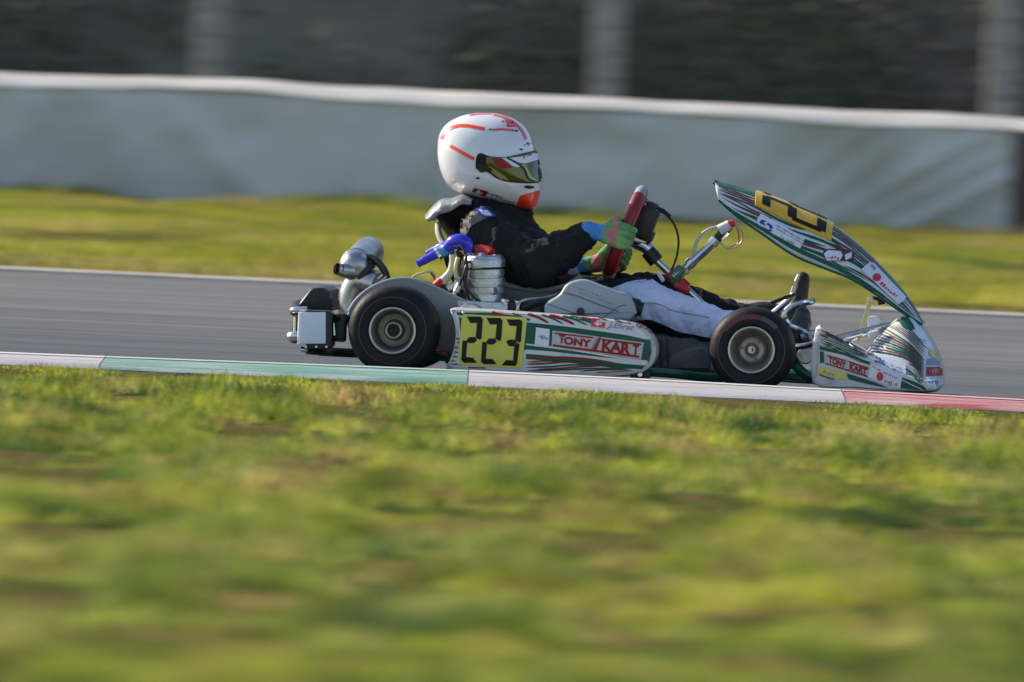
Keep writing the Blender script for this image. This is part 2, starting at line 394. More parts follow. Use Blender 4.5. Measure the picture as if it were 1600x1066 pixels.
def zfg(x, y):                                     # foreground turf level
    k = np.clip((kedge(x) - KW - y) / 2.5, .12, 1)
    return ((fbm(x * .7, y, 1.3, 5) - .5) * .09 + (fbm(x * .55, y, .45, 9) - .5) * .048) * k - .008 + .012 * np.exp(-np.maximum(0, kedge(x) - KW - y) / .5)
def zfar(x, y):
    return (fbm(x, y, 1.6, 25) - .5) * .07 * np.clip((36 - y) / 3, .2, 1) - .02
def sheet(x0, x1, nx, y0f, y1f, ny, zf):
    X = np.linspace(x0, x1, nx); pts = []
    ya = np.array([y0f(x) for x in X], float); yb = np.array([y1f(x) for x in X], float)
    for j in range(ny):
        Y = ya + (yb - ya) * j / (ny - 1); Z_ = zf(X, Y) * np.ones(nx); pts.append(list(zip(X.tolist(), Y.tolist(), Z_.tolist())))
    return MB().grid(pts)
# one great sheet of ground to the horizon, a little below the worked surfaces
struct('ground', MB().grid([[(x, y, -.12) for x in (-600, -60, 60, 600)] for y in (-400, -40, 60, 1200)]), M['dirt'])
struct('track', sheet(-60, 60, 60, lambda x: float(kedge(np.float64(x))) - .1, lambda x: 12.68, 2, lambda x, y: 0), M['asphalt'])
X = np.linspace(-9, 9, 260)
g = struct('infield_ground', sheet(-14, 14, 240, lambda x: float(kedge(np.float64(x))) - KW - .02, lambda x: -26, 300, zfg), M['dirt'])
g2 = struct('verge_ground', sheet(-22, 22, 160, lambda x: 12.88, lambda x: 44.0, 120, zfar), M['dirt'])

def kprof(x):                                      # cross-section of the near kerb, from the track outwards
    y = float(kedge(np.float64(x)))
    e = .026 + .010 * math.exp(-(x / 1.1) ** 2) - .036
    return [(y, -.03), (y, .012), (y - .02, .030 + e), (y - .06, .036 + e), (y - .3, .034 + e), (y - KW + .02, .020), (y - KW, .008), (y - KW, -.05)]
kb = MB().grid([[(x, a, b - .006) for a, b in kprof(x)] for x in np.linspace(-14, 14, 120)])
kerb = struct('kerb', kb, M['conc'])
def px2x(px): return (px - 800) / 525.0
bounds = [px2x(170) - 1.08 * k for k in range(11, 0, -1)] + [px2x(q) for q in (170, 735, 1315)] + [px2x(1315) + 1.08 * k for k in range(1, 11)]
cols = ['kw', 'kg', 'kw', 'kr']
i0 = 11
for i in range(len(bounds) - 1):
    a, b = bounds[i] + .0015, bounds[i + 1] - .0015
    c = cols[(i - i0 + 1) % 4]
    kbk = MB().grid([[(x, y, z) for y, z in kprof(x)] for x in np.linspace(a, b, 9)]).build('kerb_block', M[c], kerb)
    MB().grid([[(x, y + dy, z + .0025) for (y, z), dy in ((kprof(x)[1], .002), (kprof(x)[2], .002), (kprof(x)[3], 0), ((kprof(x)[3][0] - .10, kprof(x)[3][1] - .0012), 0))] for x in np.linspace(a, b, 9)]).build('kerb_lit_edge', M[c + 'l'], kbk)  # added strip; the light on the kerb's top edge is in its pale colour
fk = MB().grid([[(x, 12.62 + dy, dz) for dy, dz in ((0, 0), (0, .010), (.03, .014), (.22, .014), (.26, .0))] for x in np.linspace(-60, 60, 40)])
struct('far_kerb', fk, M['conc'])

def blades(name, n, xr, yf, zf, hh, wd, seed, pal, keep, thin, parent_kind='stuff'):
    r = np.random.default_rng(seed); x = r.uniform(xr[0], xr[1], n); u = r.random(n)
    y0, y1 = yf(x); y = y0 + (y1 - y0) * u
    cl = fbm(x * (2.4 if y.max() < 5 else 1.2), y, keep, seed + 50, 4)                                # tufts and bare places
    ok = r.random(n) < np.clip((cl - .33) * 7, .10, 1)
    x, y, cl = x[ok], y[ok], cl[ok]; n = len(x); z = zf(x, y)
    h = hh * (np.clip((kedge(x) - KW - y) / 2.2 + .25 * (fbm(x, y, .25, 401) - .4) * 4, .22, 1) if y.max() < 5 else 1) * (.35 + .9 * r.random(n)) * (.30 + 1.35 * np.clip((cl - .34) * 3.0, 0, 1.15)); az = r.uniform(0, 2 * np.pi, n)
    ww = wd * (.6 + .8 * r.random(n)) / 2; le = h * r.uniform(.1, .9, n); la = r.uniform(0, 2 * np.pi, n)
    co = np.empty((n, 3, 3), dtype=np.float32)
    co[:, 0] = np.stack([x - np.cos(az) * ww, y - np.sin(az) * ww, z - .004], 1)
    co[:, 1] = np.stack([x + np.cos(az) * ww, y + np.sin(az) * ww, z - .004], 1)
    co[:, 2] = np.stack([x + np.cos(la) * le, y + np.sin(la) * le, z + h], 1)
    ay = 1.1 if y.max() < 5 else .8
    p1 = fbm(x * ay, y, thin, seed + 3, 4); p2 = fbm(x * ay, y, thin * .45, seed + 13, 3); p3 = r.random(n)
    p4 = fbm(x * .9, y, thin * .22, seed + 23, 2); fq = 1.8 if y.max() < 5 else 1.0
    pal = np.array(pal, dtype=np.float64)                              # green, lime, straw, brown, dark
    c = pal[0][None] * np.ones((n, 1))
    def mixc(c, k, a): a = np.clip(a, 0, 1)[:, None]; return c * (1 - a) + pal[k][None] * a
    c = mixc(c, 1, (p1 - .46) * 7); c = mixc(c, 4, (p2 - .54) * 8); c = mixc(c, 2, (.42 - p1) * 7 + (p3 - .85) * 2); c = mixc(c, 3, (.38 - p2) * 8 + (p3 > .95) * .7)
    c = c * np.clip(1 + (p4[:, None] - .5) * fq, .5, 1.6)
    c = mixc(c, 2, (p4 - .66) * 6 * (p2 > .42))
    if y.max() > 5: c = mixc(c, 3, (15.0 - y) * .35 * (.4 + p1))
    c = c * (.7 + .6 * r.random((n, 1)))
    me = bpy.data.meshes.new(name); me.vertices.add(n * 3); me.vertices.foreach_set('co', co.ravel())
    me.loops.add(n * 3); me.loops.foreach_set('vertex_index', np.arange(n * 3, dtype=np.int32))
    me.polygons.add(n); me.polygons.foreach_set('loop_start', np.arange(0, n * 3, 3, dtype=np.int32))
    me.update()
    at = me.color_attributes.new('tint', 'FLOAT_COLOR', 'POINT')
    cc = np.ones((n, 3, 4), dtype=np.float32); cc[:, :, :3] = c[:, None, :]; at.data.foreach_set('color', cc.ravel())
    me.materials.append(M['blade']); o = bpy.data.objects.new(name, me); C.objects.link(o); o['kind'] = 'stuff'; return o
PALN = [(.185, .255, .03), (.35, .385, .045), (.50, .44, .14), (.32, .23, .10), (.06, .13, .03)]
PALF = [(.29, .31, .04), (.39, .39, .05), (.47, .40, .13), (.32, .25, .12), (.18, .23, .035)]
near = lambda x: (np.full_like(x, -19.5), kedge(x) - KW + .10 * (fbm(x, x * 0, .18, 403) - .3))
blades('grass', 620000, (-3.0, 3.0), near, zfg, .036, .0055, 31, PALN, .50, .55)
blades('grass', 110000, (-9, -3.0), near, zfg, .055, .010, 32, PALN, .55, .9)
blades('grass', 110000, (3.0, 9), near, zfg, .055, .010, 33, PALN, .55, .9)
far_ = lambda x: (np.full_like(x, 12.95), np.full_like(x, 36.0))
blades('grass', 420000, (-5.5, 5.5), far_, zfar, .042, .008, 34, PALF, 1.2, 2.2)
blades('grass', 90000, (-14, -5.5), far_, zfar, .06, .016, 35, PALF, 1.2, 2.2)
blades('grass', 90000, (5.5, 14), far_, zfar, .06, .016, 36, PALF, 1.2, 2.2)
# taller weeds along the foot of the barrier
blades('weeds', 20000, (-9, 9), lambda x: (np.full_like(x, 35.4), np.full_like(x, 35.97)), zfar, .075, .012, 37, PALF, .5, 2.2)

# barrier wrapped in grey sheeting
BX0, BX1 = -14.0, px2x(800) + (1568 - 800) * 72 / F_PX
def barrier(x0, x1, mf, mt, label, nm, nx):
    e = bpy.data.objects.new(nm, None); C.objects.link(e); e.location = ((x0 + x1) / 2, 36.3, 0)
    e['label'] = label; e['category'] = 'barrier'; ox = (x0 + x1) / 2
    rs = np.random.default_rng(3)
    def fold(x, z):                              # pleats and slack of the cloth
        f = 0
        for (cx, sl, wd_, am) in ((2.9, 1.7, .08, .04), (1.75, 1.1, .07, .03), (2.35, 1.6, .07, .035), (2.62, 1.9, .05, .03), (2.0, 1.3, .09, .03), (1.4, .8, .16, .02), (-1.9, -.9, .10, .03), (-2.4, -.6, .16, .025), (-.7, .4, .22, .015), (.6, .3, .2, .015), (.2, -.2, .12, .01)):
            q = x - cx - sl * (z - .35); f += 1.15 * am * math.exp(-(q / wd_) ** 2)
        return f + (float(fbm(np.float64(x), np.float64(z), .42, 71)) - .5) * .11
    def top(x): return .712 + (float(fbm(np.float64(x), np.float64(0), 1.1, 81, 3)) - .5) * .065
    X = np.linspace(x0, x1, nx)
    face = [[(x - ox, (36.0 - fold(x, z) * min(1, (1 - k / 14) * 6 + .2)) - 36.3, z) for k in range(15) for z in [(-.05 + (top(x) - .075 + .05) * k / 14)]] for x in X]
    MB().grid(face).build('sheeting', mf, e)
    lip = [[(x - ox, y - 36.3 + (float(fbm(np.float64(x), np.float64(9), .35, 91)) - .5) * .02, top(x) + dz) for y, dz in ((35.985, -.078), (35.978, -.070 + .012 * math.sin(x * 2.3)), (36.02, -.044 + .012 * math.sin(x * 1.7)), (36.10, -.014), (36.24, .0), (36.55, .004), (36.62, -.03), (36.63, -.7))] for x in X]
    MB().grid(lip).build('barrier_top', mt, e)
    return e
barrier(-14, BX1 - .004, M['sheet'], M['sheettop'], 'long low barrier wrapped in grey sheeting with a white rounded top, across the frame', 'barrier', 420)
barrier(BX1 + .004, 14, M['sheetred'], M['sheettop'], 'dark red-brown barrier section at the right edge of the photo, beyond the grey one', 'barrier', 120)

# post and wire fence
fe = bpy.data.objects.new('wire_fence', None); C.objects.link(fe); fe.location = (0, 38, 0)
fe['label'] = 'concrete post and wire fence standing behind the grey barrier'; fe['category'] = 'fence'
k = F_PX / 74.0
pxs = [(325, 0), (944, 0), (1562, 0)]
sp = (944 - 325) / k
for i in range(-3, 6):
    x = (325 - 15 - 800) / k + sp * i
    MB().box((x, 0, 1.45), (.195, .12, 3.3), bev=.12).build('post', M['post'], fe)
for j in range(12):
    z = .35 + j * .16
    pts = []
    for i in range(-3, 6):
        x = (325 - 15 - 800) / k + sp * i
        pts += [(x, -.068, z), (x + sp / 2, -.066, z - .012)]
    MB().tube(cat_(pts[:-1], 3), .0022, 5).build('wire', M['wire'], fe)

# dark bank with scrub behind
def zb(x, y):
    t = max(0, (y - 40.5) / 8.5); return -.1 + min(t, 1) * 12 + (float(fbm(np.float64(x), np.float64(y), 3, 41)) - .5) * 1.0 * min(1, t * 3)
struct('hillside', MB().grid([[(x, y, zb(x, y)) for x in np.linspace(-60, 60, 90)] for y in list(np.linspace(40.2, 50, 30)) + [60, 90]]), M['bank'])
n = 130000; r = np.random.default_rng(77)
x = r.uniform(-14, 14, n); t = r.random(n) ** 1.5
y = 40.9 + t * 3.0; cl = fbm(x, y + t * 3, 1.3, 61, 4); okk = r.random(n) < np.clip((cl - .34) * 5, .02, 1); x, y, t, cl = x[okk], y[okk], t[okk], cl[okk]; n = len(x)
z = -.1 + np.clip((y - 40.5) / 8.5, 0, 1) * 12 + r.random(n) ** 1.6 * .75 * np.clip((cl - .3) * 3, .1, 1); y = y - r.random(n) * .35
s_ = r.uniform(.02, .05, n); nn = r.normal(size=(n, 3)); nn /= np.linalg.norm(nn, axis=1)[:, None]
a1 = np.cross(nn, r.normal(size=(n, 3))); a1 /= np.linalg.norm(a1, axis=1)[:, None]; a2 = np.cross(nn, a1)
ctr = np.stack([x, y, z], 1); co = np.empty((n, 4, 3), dtype=np.float32)
co[:, 0] = ctr - a1 * s_[:, None]; co[:, 1] = ctr + a2 * s_[:, None] * .5; co[:, 2] = ctr + a1 * s_[:, None]; co[:, 3] = ctr - a2 * s_[:, None] * .5
me = bpy.data.meshes.new('undergrowth'); me.vertices.add(n * 4); me.vertices.foreach_set('co', co.ravel())
me.loops.add(n * 4); me.loops.foreach_set('vertex_index', np.arange(n * 4, dtype=np.int32)); me.polygons.add(n)
me.polygons.foreach_set('loop_start', np.arange(0, n * 4, 4, dtype=np.int32)); me.update()
p1 = fbm(x, z, 1.1, 63, 3)[:, None]; g_ = np.array([[.125, .15, .09]]); b_ = np.array([[.26, .215, .185]]); a = np.clip((p1 - .42) * 6, 0, 1)
c = (g_ * a + b_ * (1 - a)) * (.6 + .8 * r.random((n, 1)))
at = me.color_attributes.new('tint', 'FLOAT_COLOR', 'POINT'); cc = np.ones((n, 4, 4), dtype=np.float32); cc[:, :, :3] = c[:, None, :]; at.data.foreach_set('color', cc.ravel())
me.materials.append(M['leaf']); o = bpy.data.objects.new('undergrowth', me); C.objects.link(o); o['kind'] = 'stuff'
# ------------------------------------------------------------------ the kart
kart = root('racing_kart', 'green and white racing kart numbered 223 with its front panel raised, speeding along the track', 'kart')
VC = .52                                                # centre line, measured from the outer face of the near tyres
AX = Vector((0, 1, 0))
def make_wheel(c, R_, wdt, rear):
    """c: centre of the outer face; the axle runs to +v"""
    e = bpy.data.objects.new('wheel', None); C.objects.link(e); e.parent = kart; e.location = c; OFF[e.name] = Vector((0, 0, 0)); e.empty_display_size = .05
    k = R_ / .1365; W_ = wdt; rb = .0665
    prof = [(rb, .018), (rb + .002, .010), (rb + .008, .0045), (rb + .018, .0005), (rb + .03, .0), (R_ - .024, .003), (R_ - .012, .010), (R_ - .005, .022), (R_ - .0015, .04), (R_, .07 if rear else .055)]
    prof += [(r_, W_ - h) for r_, h in reversed(prof)]
    MB().lathe((0, 0, 0), AX, prof, 64).build('tyre', M['rubber'], e, 60)
    # moulded ridge on the sidewall
    MB().tube([(math.cos(a) * (rb + .034), .0005, math.sin(a) * (rb + .034)) for a in np.linspace(0, 2 * math.pi, 60, endpoint=False)], .0012, 6, closed=True).build('sidewall_ridge', M['rubgrey'], e)
    if rear:
        rp = [(rb + .001, .020), (rb + .0045, .012), (rb + .0035, .004), (rb - .001, .0015), (rb - .0055, .006), (rb - .007, .02), (rb - .010, .05), (rb - .0125, .085), (.050, .098), (.036, .104), (.032, .103), (.0285, .085), (.026, .060), (.024, .052), (.0205, .050), (.0175, .054), (.016, .062), (.0155, .14)]
    else:
        rp = [(rb + .001, .020), (rb + .0045, .012), (rb + .0035, .004), (rb - .001, .0015), (rb - .006, .006), (rb - .009, .02), (rb - .013, .032), (rb - .017, .040), (.046, .046), (.043, .040), (.038, .031), (.034, .029), (.022, .033), (.020, .044), (.0, .046)]
    MB().lathe((0, 0, 0), AX, rp, 48).build('rim', M['magn'], e, 40)
    MB().tube([(math.cos(a) * (rb + .0012), .0035, math.sin(a) * (rb + .0012)) for a in np.linspace(0, 2 * math.pi, 56, endpoint=False)], .0034, 8, closed=True).build('rim_flange', M['rimlip'], e)
    if rear:
        MB().tube([(math.cos(a) * .0225, .050, math.sin(a) * .0225) for a in np.linspace(0, 2 * math.pi, 40, endpoint=False)], .003, 8, closed=True).build('hub_ring', M['rimlip'], e)
        MB().lathe((0, 0, 0), AX, [(.0, .085), (.0152, .085), (.0158, .09)], 24).build('axle_end', M['blackp'], e)
    else:
        MB().lathe((0, .020, 0), AX, [(.0, .0), (.007, .0), (.0085, .003), (.0085, .012), (.014, .013), (.014, .022), (.019, .023), (.019, .030)], 24).build('hub_nut', M['seat'], e)
        for k3 in range(3):
            a = k3 * 2 * math.pi / 3 + .9
            MB().lathe((.030 * math.cos(a), .022, .030 * math.sin(a)), AX, [(0, 0), (.0045, 0), (.005, .003), (.005, .009)], 12).build('wheel_bolt', M['seat'], e)
        for (a0, a1, m_) in ((1.35, 2.55, 'rubmark'), (.75, 1.33, 'rubgrey')):   # worn paint printed on the sidewall
            A = np.linspace(a0, a1, 24)
            MB().grid([[(math.cos(a) * q, .0001 if q < .108 else .0013, math.sin(a) * q) for q in (rb + .026, rb + .033, rb + .040)] for a in A]).build('sidewall_print', M[m_], e)
            for q in e.children:
                if q.name.startswith('sidewall_print'): q.location.y = -.0022
    return e
def copy_tree(o, parent):
    c = o.copy(); C.objects.link(c); c.parent = parent
    for ch in list(o.children): copy_tree(ch, c)
    return c
cr = P(613, 517, 0); cr.z = .1365; cf = P(1173.5, 542, 0); cf.z = .1290; cf.y = .03
wr = make_wheel(cr, .1365, .195, True); wr.name = 'wheel'
wf = make_wheel(cf, .1290, .125, False)
for src, cc_, yy in ((wr, cr, 2 * VC), (wf, cf, 2 * VC - .07)):
    c = copy_tree(src, kart); c.location = (cc_.x, yy, cc_.z); c.rotation_euler = (0, 0, math.pi)
wf.rotation_euler = (0, 0, rad(-1.5))

# frame tubes, axle, floor
fr = MB()
def ft(pts, r=.015): fr.tube(cat_(pt(pts), 5), r, 10)
ft([(500, 549, .30), (560, 552, .26), (640, 553, .24), (720, 560, .23), (900, 575, .2), (1040, 583, .22), (1110, 590, .26), (1180, 588, .30), (1250, 592, .34), (1330, 596, .36)], .0145)
ft([(560, 545, .78), (640, 548, .8), (900, 568, .84), (1110, 580, .80), (1250, 584, .70), (1330, 588, .66)], .0145)
ft([(1330, 596, .36), (1334, 594, .50), (1330, 588, .66)], .0145)
ft([(560, 549, .27), (556, 547, .5), (560, 545, .78)], .0145)
ft([(900, 575, .2), (900, 571, .5), (900, 568, .84)], .0145)
ft([(1150, 588, .28), (1160, 584, .16), (1172, 560, .13)], .014)
ft([(1150, 578, .78), (1160, 570, .90), (1172, 550, .92)], .014)
fr.build('frame', M['gpaint'], kart)
MB().tube([(cr.x, .11, cr.z), (cr.x, 2 * VC - .11, cr.z)], .0155, 16).build('rear_axle', M['steel'], kart)
MB().tube([(cf.x, .05, cf.z), (cf.x, .16, cf.z)], .011, 12).tube([(cf.x, .14, cf.z - .05), (cf.x + .008, .14, cf.z + .05)], .011, 12).build('stub_axle', M['steel'], kart)
MB().slab(UW([(1000, 584), (1270, 596), (1270, 598), (1000, 587)], .3), .28, .76, .001).build('floor_tray', M['tank'], kart)
# rails that carry the side pod
stube([(700, 566, .17), (712, 572, .06), (800, 578, .05), (960, 588, .05), (1000, 586, .1), (1010, 580, .2)], .009, 'pod_rail', M['steel'], kart)
stube([(640, 540, .22), (680, 556, .18), (704, 562, .12)], .009, 'pod_stay', M['gpaint'], kart)
MB().slab(UW([(676, 547), (700, 549), (702, 560), (676, 558)], .2), .19, .24, .004).build('battery_clamp', M['redcap'], kart)
MB().slab(UW(cat_([(986, 582), (1000, 577), (1012, 580), (1014, 592), (990, 594)], 3, True), .06), .05, .14, .004).build('pod_clamp', M['blackp'], kart)
MB().lathe(P(1000, 585, .045), AX, [(0, 0), (.007, 0), (.008, .004), (.008, .012)], 12).build('clamp_bolt', M['steel'], kart)

# side pod
def pod_outline(ins=0):
    top = [(706, 482), (730, 483), (770, 485), (815, 488), (860, 491), (905, 495), (945, 498.5), (975, 502), (998, 508), (1013, 518), (1022, 531), (1026, 546), (1024, 560), (1017, 572), (1005, 581), (985, 587), (955, 589.5), (900, 589), (820, 586), (760, 583), (715, 580), (698, 578), (697, 573), (704, 560), (710, 540), (712, 520), (709, 500), (704, 488)]
    return top
oc = [tuple(q)[:2] for q in cat_([(a, b, 0) for a, b in pod_outline()], 3, True)]
pod = MB().slab(UW(oc, .0), .0, .17, .016)
zc = sum(q[2] for q in pod.v) / len(pod.v)
pod.v = [(a, b - (.012 * (1 - ((c - zc) / .12) ** 2) if b < .017 else 0), c) for a, b, c in pod.v]
me_ = pod.build('side_pod', M['trim'], kart, 50)
bm = bmesh.new(); bm.from_mesh(me_.data)
big = [f for f in bm.faces if len(f.verts) > 8]
for f in big: pass
zs = [q.co.z for q in bm.verts]; z0_, z1_ = min(zs), max(zs)
for k in range(1, 14):
    zz = z0_ + (z1_ - z0_) * k / 14
    fs_ = [f for f in bm.faces if len(f.verts) > 8]
    geom = fs_ + list({e_ for f in fs_ for e_ in f.edges}) + list({v_ for f in fs_ for v_ in f.verts})
    bmesh.ops.bisect_plane(bm, geom=geom, plane_co=(0, 0, zz), plane_no=(0, 0, 1), dist=1e-5)
for q in bm.verts:
    if q.co.y < .003 and q.co.y > -.013: q.co.y = -.012 * max(0, 1 - ((q.co.z - zc) / .12) ** 2)
bmesh.ops.triangulate(bm, faces=[f for f in bm.faces if len(f.verts) > 4])
bm.to_mesh(me_.data); bm.free(); me_.data.shade_smooth(); me_.data.set_sharp_from_angle(angle=rad(50))
c2 = MB(); c2.v = [tuple(q.co) for q in me_.data.vertices]; c2.f = [tuple(p.vertices) for p in me_.data.polygons]; c2.m = [0] * len(c2.f)
c2.v = [(a, 2 * VC - b, c) for a, b, c in c2.v]; fpod = c2.build('side_pod', M['trim'], kart, 50)
BP = bvh_of(me_)
L1, L2, L3, L4 = .0008, .0014, .0020, .0026
inner = [(712, 487), (760, 489), (860, 495), (945, 502), (975, 506), (996, 513), (1009, 524), (1016, 538), (1018, 550), (1015, 563), (1006, 573), (992, 580), (960, 583), (900, 582.5), (820, 580), (760, 577), (712, 573), (705, 571), (712, 556), (716, 540), (717, 520), (714, 502)]
inner = [tuple(q)[:2] for q in cat_([(a, b, 0) for a, b in inner], 3, True)]
sticker('livery_base', [inner], M['white'], BP, me_, L1)
def clip_green(y0l, y0r, y1l, y1r, x0, x1): return [(x0, y0l), (x1, y0r), (x1, y1l + (y1r - y1l)), (x0, y1l)]
gb = [[(717, 495), (822, 503), (822, 547), (719, 541), (719, 520)], [(822, 503), (860, 507), (920, 515.5), (980, 524), (1016, 532), (1018, 550), (1014, 566), (980, 562), (920, 556), (860, 549), (822, 546)],
      [(713, 488), (760, 489), (790, 491.5), (800, 498), (760, 496), (715, 493)]]
gb.append([(822, 553), (860, 556), (920, 562), (980, 569), (1008, 571), (1003, 577), (960, 575), (900, 568), (822, 561)])
gb.append([(790, 491.5), (812, 494), (830, 499), (822, 503), (800, 499)])
sticker('green_field', gb[:1] + gb[1:], M['green'], BP, me_, L2)
ws = stroke([(717, 494.5), (822, 502.5), (900, 511), (960, 519.5), (1017, 528)], 2.6, taper=False) + stroke([(722, 523), (740, 525)], 3, taper=False) + stroke([(822, 538), (900, 548), (960, 558), (1012, 565)], 2.6, taper=False)
sticker('white_pinstripe', ws, M['white'], BP, me_, L3)
rs_, gs_ = [], []
# slanted strokes on the upper shoulder
for k, (x, ln, w_, c_) in enumerate([(742, 30, 3, 'w'), (768, 36, 4, 'r'), (800, 30, 2.5, 'g'), (824, 34, 4.5, 'r'), (846, 34, 3, 'g'), (858, 40, 5, 'r'), (878, 40, 3, 'g'), (890, 46, 4.5, 'g'), (908, 40, 2.5, 'r'), (936, 28, 3, 'g'), (958, 26, 2.5, 'g'), (972, 20, 4, 'r'), (994, 26, 4, 'r')]):
    yt = 486.5 + (x - 742) * .058 + (6 if x > 980 else 0); q = stroke([(x, yt), (x + ln * .5, yt + 5), (x + ln, yt + 14 - (4 if x < 800 else 0))], w_, w_ * .8, 4)
    (rs_ if c_ == 'r' else gs_ if c_ == 'g' else []).extend(q)
# sweeping strokes along the lower edge
for (pts_, w_, c_) in [([(822, 561), (870, 558), (920, 561), (970, 569)], 2.6, 'r'), ([(822, 565.5), (860, 564), (905, 565), (950, 569)], 2.2, 'g'), ([(822, 569), (850, 568), (890, 565), (930, 566)], 3, 'r'), ([(822, 574), (860, 573), (900, 570), (960, 571), (1000, 572)], 2.6, 'g'), ([(840, 577), (870, 576), (905, 573), (940, 572)], 2.4, 'r'), ([(824, 579), (870, 578), (920, 576), (985, 576)], 2.6, 'g'), ([(905, 580), (940, 578), (985, 578)], 1.8, 'r'), ([(930, 582), (960, 581), (990, 579)], 1.6, 'g'),
                       ([(712, 529), (724, 530)], 2.2, 'g'), ([(714, 535), (722, 536)], 2.2, 'g'), ([(710, 543), (720, 544)], 2, 'g'), ([(709, 550), (719, 551)], 2, 'g'), ([(707, 557), (718, 558)], 2, 'g'), ([(704, 564), (712, 564)], 1.8, 'r'), ([(706, 569), (716, 569)], 2, 'g'), ([(730, 574), (760, 575)], 2, 'r')]:
    (rs_ if c_ == 'r' else gs_).extend(stroke(pts_, w_))
sticker('red_stripe', rs_, M['red'], BP, me_, L3); sticker('green_stripe', gs_, M['green'], BP, me_, L3)
zz = lambda pts: Z(pts, 690, 470, 8.2)
plate = zz([(285, 178), (300, 174), (1045, 212), (1080, 222), (1094, 250), (1032, 840), (1020, 860), (990, 866), (240, 818), (210, 808), (202, 790), (262, 190)])
npl = sticker('number_plate', [plate], M['yellow'], BP, me_, L4)
two = [[(335, 208), (495, 210), (522, 238), (506, 478), (484, 495), (438, 463), (455, 290), (375, 288)], [(330, 502), (358, 468), (428, 468), (448, 505), (412, 540), (348, 540)], [(280, 512), (328, 518), (326, 550), (312, 722), (296, 792), (256, 756), (270, 530)], [(312, 722), (396, 730), (440, 792), (296, 792), (280, 770)]]
three = [[(a + 507, b + 37) for a, b in two[0]], [(835, 528), (868, 500), (930, 502), (956, 520), (922, 582), (868, 580)], [(960, 540), (996, 560), (966, 796), (940, 832), (918, 770), (932, 600), (930, 582)], [(940, 832), (780, 824), (832, 760), (918, 768)]]
dg = [zz(p) for p in two] + [zz([(a + 253, b + 18) for a, b in p]) for p in two] + [zz(p) for p in three]
def grow(p, k=1.10):
    cx, cy = sum(a for a, b in p) / len(p), sum(b for a, b in p) / len(p)
    return [(cx + (a - cx) * (k + .06), cy + (b - cy) * k) for a, b in p]
for gi, gpoly in enumerate(dg):
    dg[gi] = grow(gpoly, 1.04 if len(gpoly) > 6 else 1.08)
sticker('race_number', dg, M['black'], BP, me_, L4 + .0008, label='black segmented digits 223')
# maker's panel and small stickers
q = lambda pts: Z(pts, 820, 440, 5.333)
sticker('scrutineering_sticker', [q([(95, 383), (208, 398), (200, 545), (82, 525)])], M['sticker'], BP, me_, L3)
sticker('sticker_mark', marks(4, q([(112, 480)])[0], (15, 2), (1, -8), 3), M['greyink'], BP, me_, L4)
sticker('name_panel', [q([(232, 408), (992, 510), (968, 650), (222, 545)])], M['trim'], BP, me_, L3)
rp_ = [q([(246, 425), (572, 462), (566, 474), (246, 438)]), q([(642, 476), (974, 516), (970, 534), (640, 490)]), q([(234, 522), (956, 618), (952, 636), (232, 540)]), q([(622, 462), (640, 465), (596, 575), (560, 568)])]
rp_ += text_polys('T', q([(282, 508)])[0], (9, 1.2), (1.2, -12.5), .05) + text_polys('ONY', q([(322, 518)])[0], (43, 5.6), (1.0, -11), .05) + text_polys('KAR', q([(640, 572)])[0], (45, 5.6), (1.4, -15), .05) + text_polys('T', q([(896, 606)])[0], (9.5, 1.2), (1.4, -15.5), .05)
sticker('name_lettering', rp_, M['red'], BP, me_, L4, label='dark red lettering TONY KART')
sticker('name_slash', [q([(598, 462), (618, 464), (572, 570), (548, 566)])], M['greyink'], BP, me_, L4)
sticker('driver_sticker', [q([(560, 312), (930, 362), (922, 420), (548, 378)])], M['white'], BP, me_, L4)
sticker('flag_patch', [q([(560, 312), (678, 322), (664, 388), (550, 374)])], M['redbrt'], BP, me_, L4 + .0005)
sticker('flag_cross', [q([(604, 326), (622, 328), (612, 374), (594, 372)]), q([(584, 338), (644, 345), (640, 362), (580, 356)])], M['white'], BP, me_, L4 + .001)
sticker('driver_lettering', text_polys('J.Ehrat', q([(684, 378)])[0], (42, 5.6), (2, -8), .035, .25), M['greyink'], BP, me_, L4 + .0005, label='grey lettering J.Ehrat')

# grey guard behind the rear tyre (chain guard)
gp = [(541, 500), (545, 487), (556, 470), (572, 455), (594, 444), (616, 438), (640, 437), (662, 443), (690, 455), (720, 469), (760, 484), (790, 492), (790, 530), (705, 550), (560, 520)]
gpc = [tuple(q_)[:2] for q_ in cat_([(a, b, 0) for a, b in gp], 3, True)]
MB().slab(UW(gpc, .20), .20, .215, .004).build('chain_guard', M['guard'], kart)
MB().tube(cat_(PL([(545, 487), (556, 470), (572, 455), (594, 443), (616, 437), (640, 436), (662, 442), (690, 454), (720, 468), (760, 483), (790, 491)], .205), 4), .0055, 8).build('guard_rim', M['airbox'], kart)

for (x, y) in ((724, 489), (1010, 530), (716, 566), (1006, 568)):
    MB().lathe(P(x, y, -.012), AX, [(0, 0), (.0032, 0), (.0045, .0015), (.0045, .008)], 10).build('pod_bolt', M['steel'], me_)
